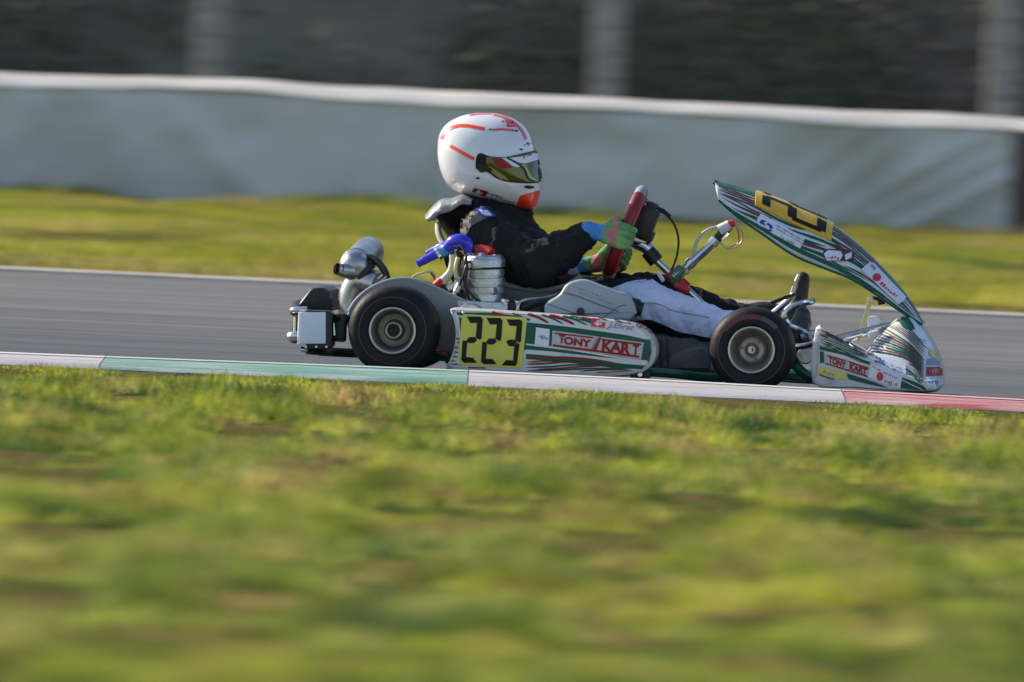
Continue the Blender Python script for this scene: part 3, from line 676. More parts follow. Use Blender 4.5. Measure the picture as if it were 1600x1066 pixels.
# rear bumper
rb_ = kart
MB().slab(UW([(478, 485), (514, 486), (520, 492), (520, 540), (514, 546), (478, 545)], .06), .055, .16, .006).build('bumper_end', M['blackp'], kart)
bb = MB()
for (y, dx, r_) in ((487, 453, .012), (527, 451, .014)):
    bb.tube(cat_([P(dx + 26, y, .10), P(dx + 9, y, .12), P(dx + 9, y - 3, .3), P(dx + 9, y - 7, VC), P(dx + 16, y - 11, .8), P(dx + 38, y - 14, .96)], 5), r_ * 1.35, 12)
bb.build('rear_bumper', M['blackp'], kart)
MB().tube(cat_([P(480, 484, .07), P(464, 484, .075), P(457, 485, .085), P(456, 484, .13)], 4), .0095, 12).build('bumper_tube', M['steel'], kart)
MB().tube(cat_([P(480, 525, .07), P(462, 525, .075), P(455, 526, .085), P(454, 525, .13)], 4), .015, 12).build('bumper_tube', M['steel'], kart)
MB().tube([P(463, 488, .2), P(462, 522, .2)], .008, 10).build('bumper_tube', M['steel'], kart)
MB().slab(UW([(463, 483), (470, 470), (484, 453), (490, 450), (505, 450), (514, 455), (518, 464), (519, 486)], .34), .34, .72, .008).build('bumper_fairing', M['blackp'], kart)
MB().slab(UW([(470, 488), (509, 488), (509, 537), (468, 537)], .052), .0515, .056, .001).build('bumper_sticker', M['sticker'], kart)
MB().slab(UW([(466, 488), (477, 487), (476, 538), (464, 538)], .056), .054, .09, .006).build('bumper_sticker', M['sticker'], kart)
sticker_l = stube([(522, 497, .09), (560, 500, .2), (600, 505, .3)], .012, 'bumper_arm', M['blackp'], kart)
stube([(520, 505, .1), (522, 524, .1)], .008, 'bumper_bolt', M['steel'], kart)
MB().box(P(532, 512, .13), (.035, .06, .085)).build('bumper_bracket', M['blackp'], kart)
stube([(478, 547, .13), (500, 549, .16), (520, 550, .24), (560, 552, .26)], .013, 'bumper_stay', M['blackp'], kart)
MB().lathe(P(470, 546, .13), (1, 0, 0), [(0, 0), (.008, 0), (.009, .004), (.009, .02)], 10).build('bumper_bolt', M['steel'], kart)

# exhaust: chamber, hose ring, silencer with its outlet
ex = bpy.data.objects.new('exhaust', None); C.objects.link(ex); ex.parent = kart; OFF[ex.name] = Vector((0, 0, 0))
MB().tube(cat_([P(690, 466, .30), P(650, 462, .32), P(610, 452, .34), P(588, 440, .36), P(575, 446, .38), P(560, 462, .42)], 6), [.02] * 8 + [.03] * 8 + [.036] * 8 + [.036] * 7, 18).build('expansion_chamber', M['exhtan'], ex)
a0, a1 = P(552, 418, .30), P(578, 392, .56)
ax = (a1 - a0).normalized(); L = (a1 - a0).length
MB().lathe(a0, ax, [(.0, -.02), (.022, -.018), (.040, -.004), (.047, .014), (.0475, .05), (.050, .052), (.050, .062), (.0475, .064), (.0475, L - .02), (.043, L), (.0, L + .008)], 32).build('silencer', M['exh'], ex)
b0 = P(548, 424, .29)
MB().tube(cat_([P(560, 424, .32), P(540, 423, .29), P(526, 420, .27)], 4), [.028, .028, .027, .025, .023, .021, .0195, .018, .018], 18, caps=False).tube(cat_([P(527, 420, .271), P(560, 424, .32)], 1), [.0165, .02], 16, caps=False).build('silencer_outlet', M['exh'], ex)
MB().lathe(P(532, 421, .276), (P(527, 420, .271) - P(560, 424, .32)), [(0, 0), (.0175, 0), (.0175, .003)], 18).build('outlet_bore', M['black'], ex)
MB().tube([P(570, 428, .33) + Vector((math.cos(a) * .0, 0, 0)) + (Vector((.62, 0, .78)) * math.cos(a) + Vector((0, 1, 0)) * math.sin(a)) * .040 for a in np.linspace(0, 2 * math.pi, 28, endpoint=False)], .008, 8, closed=True).build('clamp_ring', M['blackp'], ex)
stube([(566, 402, .33), (585, 405, .32), (600, 422, .30), (606, 440, .28)], .011, 'hanger_hose', M['blackp'], ex)
MB().tube(cat_([P(590, 445, .30), P(560, 440, .33), P(546, 470, .34), P(552, 500, .33)], 5), [.036] * 16, 18).build('muffler_can', M['exh'], ex)

# engine
en = bpy.data.objects.new('engine', None); C.objects.link(en); en.parent = kart; OFF[en.name] = Vector((0, 0, 0))
ev = .27; ez = UP
c0 = P(757, 484, ev); hh = (484 - 401) / PXM; ax_ = (P(755, 401, ev) - c0).normalized()
prof = [(.0, 0), (.066, 0), (.066, .006), (.060, .010), (.058, .045)]
h_ = .045
while h_ < .12: prof += [(.0600, h_), (.0600, h_ + .003), (.0640, h_ + .0045), (.0645, h_ + .0225), (.0600, h_ + .025)]; h_ += .0265
MB().lathe(c0, ax_, prof + [(.056, h_)], 40).build('cylinder', M['alu'], en, 30)
MB().lathe(c0 + ax_ * .127, ax_, [(.055, 0), (.0665, .001), (.067, .022), (.065, .026), (.062, .027), (.062, .030), (.058, .036), (.030, .039), (.02, .047), (0, .047)], 40).build('cylinder_head', M['alu'], en, 30)
for k in range(6):
    a = k * math.pi / 3 + .3
    MB().lathe(c0 + ax_ * .163 + Vector((math.cos(a) * .045, math.sin(a) * .045, 0)), ax_, [(.006, -.004), (.006, .006), (0, .006)], 6).build('head_bolt', M['steel'], en)
MB().lathe(P(752, 402, ev), ax_, [(.021, -.006), (.021, .008), (.016, .012), (.0, .013)], 20).build('plug_boot', M['blackp'], en)
MB().tube(cat_(pt([(742, 391, ev), (750, 390, ev), (762, 392, ev - .01), (768, 396, ev - .02)]), 4), .015, 14).build('plug_cap', M['redcap'], en)
MB().box(P(756, 484, ev + .01), (.155, .17, .055), bev=.1).build('crankcase', M['alu'], en)
MB().lathe(P(735, 500, ev - .10), AX, [(0, 0), (.045, 0), (.05, .006), (.05, .04)], 28).build('clutch_cover', M['alu'], en)
for (x0_, x1_, yy_) in ((783, 800, 478), (803, 818, 481)):
    MB().tube([P(x0_ + 8, yy_ - 10, ev - .05), P(x0_ + 3, yy_ + 14, ev - .05)], .0155, 14).build('carburettor_body', M['steel'], en)
MB().box(P(802, 484, ev - .04), (.03, .05, .05)).build('carburettor_flange', M['blackp'], en)
MB().box(P(828, 488, ev), (.07, .07, .045)).build('carburettor_float', M['seat'], en)
stube([(652, 413, .30), (668, 404, .30), (690, 392, .30)], [.0115] * 4 + [.013] * 4 + [.0145] * 5, 'water_hose', M['blue'], en, seg=16)
stube([(668, 396, .36), (690, 384, .34), (700, 380, .30)], .010, 'water_hose', M['blue'], en, seg=16)
MB().tube(cat_(pt([(698, 388, .29), (708, 379, .28), (722, 377, .27), (731, 384, .27), (733, 396, .27)]), 5), [.016, .017, .018, .019, .0205, .022, .0225, .0225, .0225, .022, .022, .022, .021, .0205, .02, .019, .018, .017, .016, .015, .015], 18).build('water_hose', M['blue'], en)
MB().tube(cat_(pt([(683, 397, .30), (694, 391, .30), (704, 385, .29)]), 4), .0185, 16).build('hose_sleeve', M['cyan'], en)
for (x, y, r_) in ((685, 396, .0205), (702, 386, .0205), (728, 395, .019)):
    MB().tube(pt([(x - 2, y + 1.3, .30), (x + 2, y - 1.3, .30)]), r_, 18).build('hose_clamp', M['steel'], en)
stube([(728, 380, .26), (717, 371, .27), (702, 374, .28)], .005, 'hose_wire', M['steel'], en)
stube([(708, 398, .25), (708, 410, .25), (704, 425, .25), (695, 436, .25)], .012, 'clear_hose', M['hose'], en, seg=12)
MB().tube(pt([(700, 431, .25), (690, 441, .25)]), .0135, 12).build('hose_fitting', M['hose'], en)
MB().tube(pt([(691, 438, .25), (681, 447, .25)]), .0145, 12).build('hose_fitting', M['redcap'], en)
stube([(716, 402, .22), (712, 420, .22), (714, 440, .22), (710, 462, .22)], .007, 'bracket_rod', M['brass'], en)
stube([(712, 432, .21), (719, 440, .21), (713, 456, .21)], .010, 'bracket_rod', M['alu'], en)
stube([(700, 452, .24), (716, 444, .24), (730, 452, .24)], .012, 'coupling', M['steel'], en)
stube([(730, 398, .20), (725, 420, .2), (727, 444, .2), (742, 466, .2), (770, 483, .2), (800, 498, .2)], .0042, 'engine_cable', M['blackp'], en)
stube([(720, 382, .23), (730, 410, .21), (728, 450, .22), (740, 480, .22)], .0035, 'engine_cable', M['blackp'], en)
stube([(640, 437, .30), (654, 428, .30), (674, 425, .29), (680, 432, .28)], .0035, 'earth_wire', M['hose'], en)
stube([(673, 426, .28), (679, 436, .27), (684, 450, .26)], .0025, 'earth_wire', M['blackp'], en)
MB().slab(UW([(668, 448), (690, 443), (730, 455), (750, 470), (735, 480), (690, 466)], .26), .25, .33, .005).build('engine_mount', M['blackp'], en)
MB().box(P(672, 449, .25), (.022, .03, .02)).build('mount_nut', M['brass'], en)
stube([(700, 470, .23), (730, 476, .22), (790, 490, .22)], .006, 'throttle_rod', M['steel'], en)
MB().box(P(712, 482, .3), (.10, .14, .05)).build('sprocket_carrier', M['alu'], en)

for k in range(3):
    stube([(590 + 6 * k, 436 + 3 * k, .27), (598 + 6 * k, 430 + 3 * k, .27)], .0035, 'exhaust_spring', M['brass'], ex)
MB().tube(pt([(546, 400, .29), (560, 394, .31)]), .006, 8).build('exhaust_bolt', M['steel'], ex)
stube([(560, 470, .30), (572, 476, .28), (590, 470, .27)], .006, 'exhaust_bracket', M['blackp'], ex)
for (x, y) in ((726, 474), (790, 474), (730, 496), (788, 494)):
    MB().lathe(P(x, y, ev - .085), AX, [(0, 0), (.006, 0), (.007, .002), (.007, .014)], 6).build('crankcase_bolt', M['steel'], en)
MB().lathe(P(772, 455, ev - .055), AX, [(0, 0), (.011, 0), (.012, .003), (.012, .02)], 12).build('exhaust_port_plug', M['seat'], en)
stube([(742, 404, ev - .02), (730, 412, ev - .07), (724, 430, ev - .08), (716, 452, ev - .06)], .0038, 'plug_lead', M['blackp'], en)
stube([(818, 482, .2), (836, 474, .2), (856, 470, .2)], .012, 'intake_elbow', M['blackp'], en)
stube([(806, 476, .2), (822, 468, .2), (846, 466, .24), (870, 460, .3)], .0035, 'fuel_line', M['hose'], en)
stube([(560, 541, .2), (600, 545, .19), (690, 552, .18)], .0045, 'chain', M['seat'], kart)
for k in range(3):
    MB().lathe(P(478 + 16 * k, 542, .052), AX, [(0, 0), (.0035, 0), (.0042, .002), (.0042, .006)], 8).build('bumper_bolt', M['steel'], kart)

# airbox
ab = [(851, 478), (856, 471), (868, 464), (876, 457), (882, 447), (892, 440), (906, 437), (918, 439), (936, 446), (962, 455), (984, 463), (984, 500), (855, 498), (851, 490)]
abc = [tuple(q_)[:2] for q_ in cat_([(a, b, 0) for a, b in ab], 3, True)]
abx = MB().slab(UW(abc, .13), .13, .29, .012).build('airbox', M['airbox'], kart, 40)
BA = bvh_of(abx)
sm = stroke([(853, 474), (875, 482), (900, 490), (925, 496)], 1.4, taper=False) + stroke([(880, 457), (905, 464), (930, 474), (955, 483), (966, 487)], 1.8, taper=False) + stroke([(942, 497), (966, 480), (978, 477)], 1.5, taper=False)
sticker('airbox_seam', sm, M['seat'], BA, abx, .0008)
sticker('airbox_lettering', marks(8, (902, 452), (44, 16), (1.5, -3.4), 4) + marks(13, (903, 457.5), (55, 19.5), (1.2, -2.2), 5), M['greyink'], BA, abx, .0008)
MB().lathe(P(907, 487, .122), AX, [(0, 0), (.0105, 0), (.012, .003), (.012, .01)], 20).lathe(P(907, 487, .118), AX, [(0, 0), (.004, 0), (.004, .006)], 10).build('airbox_knob', M['blackp'], abx)
MB().tube(pt([(984, 478, .20), (998, 482, .20)]), .027, 20).tube(pt([(994, 481, .2), (1004, 484, .20)]), .022, 20).tube(pt([(978, 470, .22), (988, 468, .22)]), .012, 12).build('intake_tube', M['blackp'], kart)
MB().tube(pt([(968, 500, .18), (975, 492, .18)]), .018, 14).build('intake_tube', M['airbox'], kart)

# seat
st = MB()
so_ = [(700, 395), (712, 398), (735, 432), (783, 442), (812, 449), (850, 452.5), (880, 447), (902, 436), (912, 436), (912, 470), (890, 495), (800, 500), (740, 480), (712, 430)]
soc = UW([tuple(q_)[:2] for q_ in cat_([(a, b, 0) for a, b in so_], 2, True)], .36)
st.slab(soc, .355, .365, .002); st.slab(soc, .675, .685, .002)
b_ = PL([(700, 395), (704, 410), (712, 430), (724, 458), (740, 480), (770, 492), (800, 500), (850, 500), (890, 495)], VC)
st.grid([[Vector((p.x, v_, p.z)) for v_ in np.linspace(.36, .68, 7)] for p in b_]); st.grid([[Vector((p.x - .004, v_, p.z - .006)) for v_ in np.linspace(.36, .68, 7)] for p in b_])
st.build('seat', M['seat'], kart)
MB().tube(cat_(PL([(735, 433), (783, 443), (812, 449.5), (850, 453), (880, 447.5), (900, 437), (908, 431)], .352), 4), .0075, 8).build('seat_edge', M['wheelgrey'], kart)
stube([(685, 350, .62), (686, 366, .60), (694, 382, .58), (706, 395, .55)], .0105, 'breather_hose', M['hose'], kart)
# fuel tank under the knees
tk = [(1012, 524), (1030, 520), (1108, 524), (1112, 530), (1112, 578), (1108, 582), (1016, 582), (1012, 578)]
tank = MB().slab(UW(tk, .36), .36, .66, .012).build('fuel_tank', M['tank'], kart)
BT = bvh_of(tank)
sticker('tank_line', sum([stroke([(1030 + 8 * k, 574 - 2 * k), (1060 + 8 * k, 552 - 2 * k), (1104, 534 + 4 * k)], 1.2) for k in range(6)], []), M['guard'], BT, tank, .001)
for x in (1024, 1034, 1044):
    MB().tube(pt([(x, 530, .352), (x + 1, 578, .352)]), .004, 8).build('tank_rib', M['tank'], tank)

# steering: wheel, column, bracket, data logger
sw = bpy.data.objects.new('steering_wheel', None); C.objects.link(sw); sw.parent = kart; OFF[sw.name] = Vector((0, 0, 0))
ptop, pbot = P(1003, 299, VC), P(950, 431, VC)
SC = (ptop + pbot) / 2; DU = (ptop - pbot).normalized(); RW = (ptop - pbot).length / 2; DV = Vector((0, 1, 0)); DN = DU.cross(DV).normalized()
if DN.x < 0: DN = -DN                                  # towards the front
def rim(a, rr=RW): return SC + DU * math.cos(a) * rr - DV * math.sin(a) * rr        # a = 0 top, pi/2 near side
def arc(a0, a1, n): return [rim(a0 + (a1 - a0) * k / n) for k in range(n + 1)]
MB().tube(arc(rad(30), rad(150), 26), .0195, 14).build('grip', M['wheelred'], sw)
MB().tube(arc(rad(210), rad(330), 26), .0195, 14).build('grip', M['wheelred'], sw)
MB().tube(arc(rad(-30), rad(30), 12), .0185, 14).build('rim_top', M['wheelgrey'], sw)
MB().tube(arc(rad(150), rad(210), 12), .0185, 14).build('rim_bottom', M['wheelgrey'], sw)
MB().tube([rim(a) + DN * .0165 - DV * .002 for a in np.linspace(rad(32), rad(148), 26)], .0065, 8).build('grip_stripe', M['wheelbr'], sw)
MB().tube([rim(a) + DN * .0165 for a in np.linspace(rad(212), rad(328), 26)], .0065, 8).build('grip_stripe', M['wheelbr'], sw)
for a in (75, 200, 285, 160):
    MB().tube([rim(rad(a)), rim(rad(a), RW * .45) + DN * .012, SC + DN * .02], .008, 8).build('spoke', M['blackp'], sw)
MB().lathe(SC + DN * .012, DN, [(0, 0), (.035, 0), (.037, .004), (.03, .03), (.022, .05), (.02, .06)], 24).build('hub', M['steel'], sw)
lg = SC + DU * .055 + DN * .045
R3 = Matrix((DN, DV, DU)).transposed()
MB().box(lg, (.062, .13, .10), R3, .2).build('data_logger', M['blackp'], kart)
MB().box(lg + DU * .05 + DN * .0, (.04, .09, .03), R3, .3).build('logger_bracket', M['blackp'], kart)
MB().box(lg - DU * .035 + DN * .015, (.05, .10, .035), R3, .2).build('logger_plug', M['blackp'], kart)
col = MB(); col.tube(pt([(992, 378, VC), (1008, 384, VC), (1022, 399, VC)]), [.020, .023, .017], 16); col.build('column_head', M['steel'], kart)
MB().tube(pt([(1012, 392, VC), (1026, 409, VC)]), [.024, .024], 16).build('column_collar', M['blackp'], kart)
MB().tube(pt([(1020, 402, VC), (1100, 478, VC), (1180, 556, VC)]), .0115, 14).build('steering_column', M['steel'], kart)
MB().tube(pt([(1045, 426, VC - .01), (1072, 452, VC - .01)]), [.022, .022], 10).build('column_bearing', M['redcap'], kart)
MB().slab(UW([(1044, 433), (1058, 414), (1068, 417), (1070, 426), (1060, 444), (1050, 448)], VC - .04), VC - .04, VC + .04, .005).build('column_bracket', M['gpaint'], kart)
BB = bvh_of(bpy.data.objects['column_bracket'])
sticker('bracket_mark', marks(3, (1050, 430), (9, -8), (3, 4), 6), M['white'], BB, bpy.data.objects['column_bracket'], .001)
MB().box(P(1032, 432, VC - .06), (.012, .01, .035), Matrix.Rotation(rad(-35), 3, 'Y')).build('bracket_tab', M['sticker'], kart)
MB().box(P(1066, 450, VC - .03), (.05, .03, .022), Matrix.Rotation(rad(25), 3, 'Y')).build('bracket_clamp', M['redcap'], kart)
stube([(1068, 424, VC), (1080, 412, VC), (1135, 361, VC)], .0135, 'panel_support', M['steel'], kart)
for (x, y) in ((1079, 411), (1116, 378)): MB().tube(pt([(x - 3, y + 3, VC), (x + 3, y - 3, VC)]), .0175, 14).build('support_clamp', M['steel'], kart)
MB().tube(pt([(1120, 374, VC), (1140, 352, VC)]), .015, 12).build('support_sleeve', M['blackp'], kart)
MB().tube(pt([(1124, 360, VC - .01), (1140, 351, VC - .01)]), [.017, .015], 12).build('release_cap', M['sticker'], kart)
MB().tube(pt([(1135, 352, VC - .01), (1147, 348, VC - .01)]), [.012, .011], 12).build('release_knob', M['redbrt'], kart)
stube([(1084, 404, VC), (1085, 388, VC), (1095, 368, VC), (1112, 357, VC), (1128, 355, VC)], .0058, 'bent_wire', M['hose'], kart)
stube([(1147, 352, VC), (1158, 362, VC), (1160, 376, VC), (1150, 386, VC), (1136, 388, VC), (1126, 380, VC)], .0032, 'bent_wire', M['hose'], kart)
stube([(1150, 354, VC + .02), (1154, 366, VC + .02), (1153, 380, VC + .02), (1140, 387, VC + .02)], .002, 'bent_wire', M['redcap'], kart)
stube([(1060, 440, VC - .02), (1068, 428, VC - .02), (1076, 424, VC - .02)], .008, 'clamp_tab', M['brass'], kart)
stube([(1012, 330, VC), (1026, 328, VC), (1042, 337, VC), (1054, 352, VC), (1060, 372, VC), (1059, 392, VC), (1055, 408, VC), (1048, 425, VC)], .0035, 'logger_cable', M['blackp'], kart)
stube([(1018, 322, VC), (1034, 327, VC), (1048, 338, VC)], .004, 'logger_cable', M['blackp'], kart)

# pedals and front steel
stube([(1205, 492, .60), (1222, 478, .60), (1240, 461, .60)], .010, 'pedal', M['steel'], kart)
stube([(1224, 494, .36), (1228, 486, .36), (1240, 477, .36), (1256, 473, .36), (1268, 472, .36), (1270, 470, .5)], .0095, 'pedal', M['steel'], kart)
MB().tube(pt([(1221, 498, .35), (1230, 494, .35)]), .0085, 10).build('pedal_spring', M['brass'], kart)
stube([(1228, 500, .30), (1236, 509, .30), (1250, 515, .28), (1262, 522, .28), (1270, 534, .27), (1278, 542, .26)], .0085, 'bumper_hoop', M['steel'], kart)
stube([(1240, 542, .22), (1256, 541, .20), (1278, 536, .18)], .0095, 'bumper_hoop', M['steel'], kart)
stube([(1205, 474, .5), (1225, 466, .52), (1240, 461, .55)], .006, 'pedal_arm', M['blackp'], kart)
MB().lathe(P(1258, 556, .24), AX, [(0, 0), (.022, 0), (.026, .003), (.026, .01), (.02, .012)], 24).build('brake_disc', M['alu'], kart)
MB().lathe(P(1252, 528, .34), (1, 0, .4), [(0, 0), (.014, 0), (.016, .02), (.01, .05)], 14).build('master_cylinder', M['alu'], kart)
stube([(1244, 572, .26), (1262, 588, .24), (1290, 596, .22), (1330, 598, .2)], .016, 'front_tube', M['gpaint'], kart)
stube([(1250, 520, .4), (1262, 548, .4), (1280, 570, .4), (1300, 590, .4)], .013, 'front_tube', M['blackp'], kart)
stube([(1308, 528, .34), (1330, 523, .36), (1352, 517, .38), (1376, 511, .40), (1400, 506, .42)], .0095, 'nose_tube', M['steel'], kart)
stube([(1318, 536, .62), (1352, 518, .62), (1380, 506, .62)], .0095, 'nose_tube', M['steel'], kart)
MB().slab(UW([tuple(q_)[:2] for q_ in cat_([(1356, 500, 0), (1362, 494, 0), (1372, 495, 0), (1378, 501, 0), (1378, 520, 0), (1368, 528, 0), (1358, 530, 0)], 3, True)], .42), .42, .46, .006).build('nose_bracket', M['sticker'], kart)
MB().slab(UW([(1357, 466), (1364, 466), (1345, 534), (1338, 534)], .42), .42, .425, .001).build('panel_strap', M['brass'], kart)
MB().box(P(1360, 468, .42), (.016, .02, .012)).build('strap_buckle', M['sticker'], kart)
MB().tube(pt([(1364, 465, .43), (1378, 470, .45)]), .006, 10).tube(pt([(1376, 464, .45), (1378, 476, .45)]), .011, 12).build('panel_hinge', M['blackp'], kart)
MB().box(P(1378, 460, .43), (.018, .02, .024), Matrix.Rotation(rad(12), 3, 'Y')).build('panel_bracket', M['brass'], kart)

# nose fairing, lofted from side to side
S1 = [(1275, 512), (1295, 520), (1315, 531), (1335, 543), (1355, 555), (1375, 566), (1400, 578), (1420, 586), (1440, 592), (1456, 597), (1463, 604), (1455, 611), (1400, 611), (1330, 606), (1270, 598)]
S3 = [(1348, 568), (1348, 566), (1349, 564), (1350, 561), (1354, 552), (1366, 532), (1392, 505), (1417, 492), (1440, 511), (1464, 550), (1474, 592), (1464, 612), (1420, 613), (1380, 604), (1350, 580)]
def sect(A, v): return [P(x, y, v) for x, y in A]
def lerp(A, B, t): return [(a[0] + (b[0] - a[0]) * t, a[1] + (b[1] - a[1]) * t) for a, b in zip(A, B)]
nearS = [(lerp(S1, [(1345, 585)] * 15, .10), .05), (lerp(S1, [(1345, 585)] * 15, .03), .055), (S1, .064), (S1, .14), (lerp(S1, S3, .12), .19), (lerp(S1, S3, .38), .25), (lerp(S1, S3, .70), .31), (lerp(S1, S3, .92), .365), (S3, .41), (S3, VC)]
rows = []
for A, v in nearS:
    p = sect(A, v); c = cat_(p, 3, True); rows.append(c)
# the front edge sweeps back towards the sides
def back(rows_, vs):
    out = []
    for r_, v in zip(rows_, vs): out.append(r_)
    return out
half = rows[:-1]; midr = rows[-1]
mir = [[Vector((q.x + .0, 2 * VC - q.y, q.z if k > 4 else .03 + (q.z - .03) * .70)) for q in r_] for k, r_ in reversed(list(enumerate(half)))][::1]
nb = MB(); nb.grid(half + [midr] + mir, closed_v=True)
k_ = len(rows[0]); nb.f.append(tuple(range(k_))); nb.m.append(0); nt_ = len(half + [midr] + mir); nb.f.append(tuple((nt_ - 1) * k_ + i for i in reversed(range(k_)))); nb.m.append(0)
nose = nb.build('nose_fairing', M['white'], kart, 40)
BN = bvh_of(nose)
z8 = lambda pts: Z(pts, 1240, 450, 5.923)
gN = [z8([(240, 535), (330, 560), (440, 590), (560, 625), (700, 690), (705, 715), (560, 650), (440, 615), (330, 592), (240, 572)]), z8([(242, 585), (280, 590), (282, 690), (244, 700)]),
      z8([(1005, 830), (1100, 860), (1200, 905), (1230, 945), (1060, 938), (990, 930)]), z8([(490, 790), (620, 830), (760, 875), (880, 930), (760, 905), (640, 880), (510, 845)]),
      z8([(935, 268), (1010, 248), (1060, 270), (1110, 345), (1120, 385), (1090, 395), (1020, 370), (985, 330)])]
sticker('green_field', gN, M['green'], BN, nose, L2, 4)
gsN, rsN = [], []
for k in range(9):                                       # sweep of strokes over the hump
    f = k / 8
    a = (815 - 125 * f, 362 + 225 * f); m1 = (960 - 40 * f, 448 + 172 * f); m2 = (1095 - 10 * f, 545 + 140 * f); e_ = (1212 - 6 * f, 680 + 200 * f)
    pts_ = z8([a, m1, m2, e_]); w_ = 1.6 if k % 2 else 2.4
    (rsN if k in (1, 3, 7) else gsN).extend(stroke(pts_, w_))
for k, yy_ in enumerate((352, 378, 470, 495)):
    gsN += stroke(z8([(240, yy_), (420, yy_ + 95), (600, yy_ + 180), (740, yy_ + 255 - 12 * k)]), 1.3)
for k in range(5): gsN += stroke(z8([(1060 + 20 * k, 790 - 20 * k), (1120 + 12 * k, 830 - 10 * k), (1190 + 4 * k, 890 - 18 * k)]), 1.5)
rsN += stroke(z8([(300, 425), (400, 470), (470, 505)]), 4.2, taper=False) + stroke(z8([(490, 505), (600, 560), (700, 620)]), 3.2, taper=False) + stroke(z8([(240, 432), (325, 465)]), 2.6) + stroke(z8([(1060, 700), (1130, 740), (1180, 800)]), 2)
rsN += stroke(z8([(230, 800), (300, 825), (380, 850)]), 2)
for k in range(7): gsN += stroke(z8([(244, 395 + 22 * k), (380, 448 + 19 * k), (520, 512 + 15 * k), (690, 600 + 9 * k)]), 1.1 + .5 * (k % 2))
for k in range(6): (rsN if k == 2 else gsN).extend(stroke(z8([(850 + 30 * k, 345 - 2 * k), (960 + 30 * k, 400 + 4 * k), (1090 + 16 * k, 500 - 4 * k), (1210 + 5 * k, 640 - 30 * k)]), 1.2))
for k in range(5): (rsN if k == 3 else gsN).extend(stroke(z8([(700 + 30 * k, 620 + 16 * k), (840 + 30 * k, 640 + 18 * k), (960 + 30 * k, 690 + 22 * k), (1130 + 10 * k, 830 + 14 * k)]), 1.2))
sticker('green_stripe', gsN, M['green'], BN, nose, L3, 4); sticker('red_stripe', rsN, M['red'], BN, nose, L3, 4)
sticker('edge_trim', stroke(z8([(205, 372), (215, 500), (205, 650), (190, 830)]), 5, taper=False), M['trim'], BN, nose, L4, 4)
sticker('name_panel', [z8([(298, 605), (700, 735), (690, 825), (290, 692)])], M['trim'], BN, nose, L3, 4)
rn = [z8([(305, 618), (486, 668), (486, 680), (305, 630)]), z8([(512, 676), (698, 740), (694, 754), (510, 690)]), z8([(290, 690), (686, 812), (684, 826), (288, 702)])]
rn += text_polys('TONY', z8([(322, 690)])[0], (27, 8.6), (1, -9), .05) + text_polys('KART', z8([(516, 752)])[0], (27, 8.6), (1.0, -9), .05)
sticker('name_lettering', rn, M['red'], BN, nose, L4, 3, label='dark red lettering TONY KART')
sticker('yellow_sticker', [z8([(222, 730), (290, 738), (490, 795), (480, 845), (380, 830), (235, 790)])], M['yellow'], BN, nose, L3, 4)
sticker('sticker_mark', marks(6, z8([(268, 790)])[0], (22, 6.5), (1, -6), 7), M['cyan'], BN, nose, L4, 3)
sticker('sponsor_sticker', [z8([(712, 690), (1008, 800), (985, 935), (860, 900), (688, 825)])], M['sticker'], BN, nose, L3, 4)
circ = lambda cx, cy, rx, ry, n=14: [(cx + rx * math.cos(k * 2 * math.pi / n), cy + ry * math.sin(k * 2 * math.pi / n)) for k in range(n)]
sticker('sponsor_mark', [z8(circ(800, 820, 32, 42))] + marks(6, z8([(838, 882)])[0], (20, 8), (1, -7.5), 8), M['redbrt'], BN, nose, L4, 3, label='red disc and small red print')
sticker('sponsor_print', marks(5, z8([(725, 740)])[0], (13, 5.5), (.6, -3.5), 9) + marks(8, z8([(830, 790)])[0], (22, 9.5), (.6, -3), 10), M['greyink'], BN, nose, L4, 3)
sticker('sponsor_sticker', [z8([(740, 600), (1040, 700), (1030, 830), (890, 770), (745, 690)])], M['sticker'], BN, nose, L3 + .0003, 4)
sticker('sponsor_print', marks(3, z8([(745, 668)])[0], (17, 8), (1, -7), 11) + stroke(z8([(745, 676), (850, 715)]), 1.6), M['blueink'], BN, nose, L4, 3)
sticker('sponsor_print', marks(9, z8([(890, 730)])[0], (23, 8), (.4, -3), 12) + marks(7, z8([(905, 760)])[0], (18, 7), (.4, -3), 13), M['greyink'], BN, nose, L4, 3)
sticker('ridge_sticker', [z8([(1105, 405), (1150, 385), (1262, 530), (1245, 560), (1215, 545)])], M['sticker'], BN, nose, L3, 4)
sticker('front_plate', [z8([(1258, 570), (1320, 560), (1352, 620), (1350, 652), (1285, 648), (1250, 610)])], M['amber'], BN, nose, L3, 4)
sticker('front_band', [z8([(1232, 655), (1352, 655), (1372, 715), (1230, 728)])], M['greyink'], BN, nose, L2, 4)
sticker('front_badge', [z8([(1230, 738), (1372, 726), (1376, 810), (1224, 826)])], M['red'], BN, nose, L3, 4)
sticker('front_badge_print', marks(4, z8([(1245, 805)])[0], (18, -2), (0, -8), 14), M['redbrt'], BN, nose, L4, 3)
sticker('front_label', [z8([(1228, 848), (1376, 838), (1374, 898), (1236, 906)])], M['sticker'], BN, nose, L3, 4)
sticker('front_label_print', marks(4, z8([(1252, 890)])[0], (15, -1.4), (0, -5), 15), M['blueink'], BN, nose, L4, 3)
sticker('front_line', stroke(z8([(1228, 732), (1372, 722)]), 1.6, taper=False) + stroke(z8([(1224, 836), (1376, 822)]), 1.6, taper=False) + stroke(z8([(1000, 850), (1100, 900), (1215, 950)]), 1.3, taper=False), M['white'], BN, nose, L4, 3)

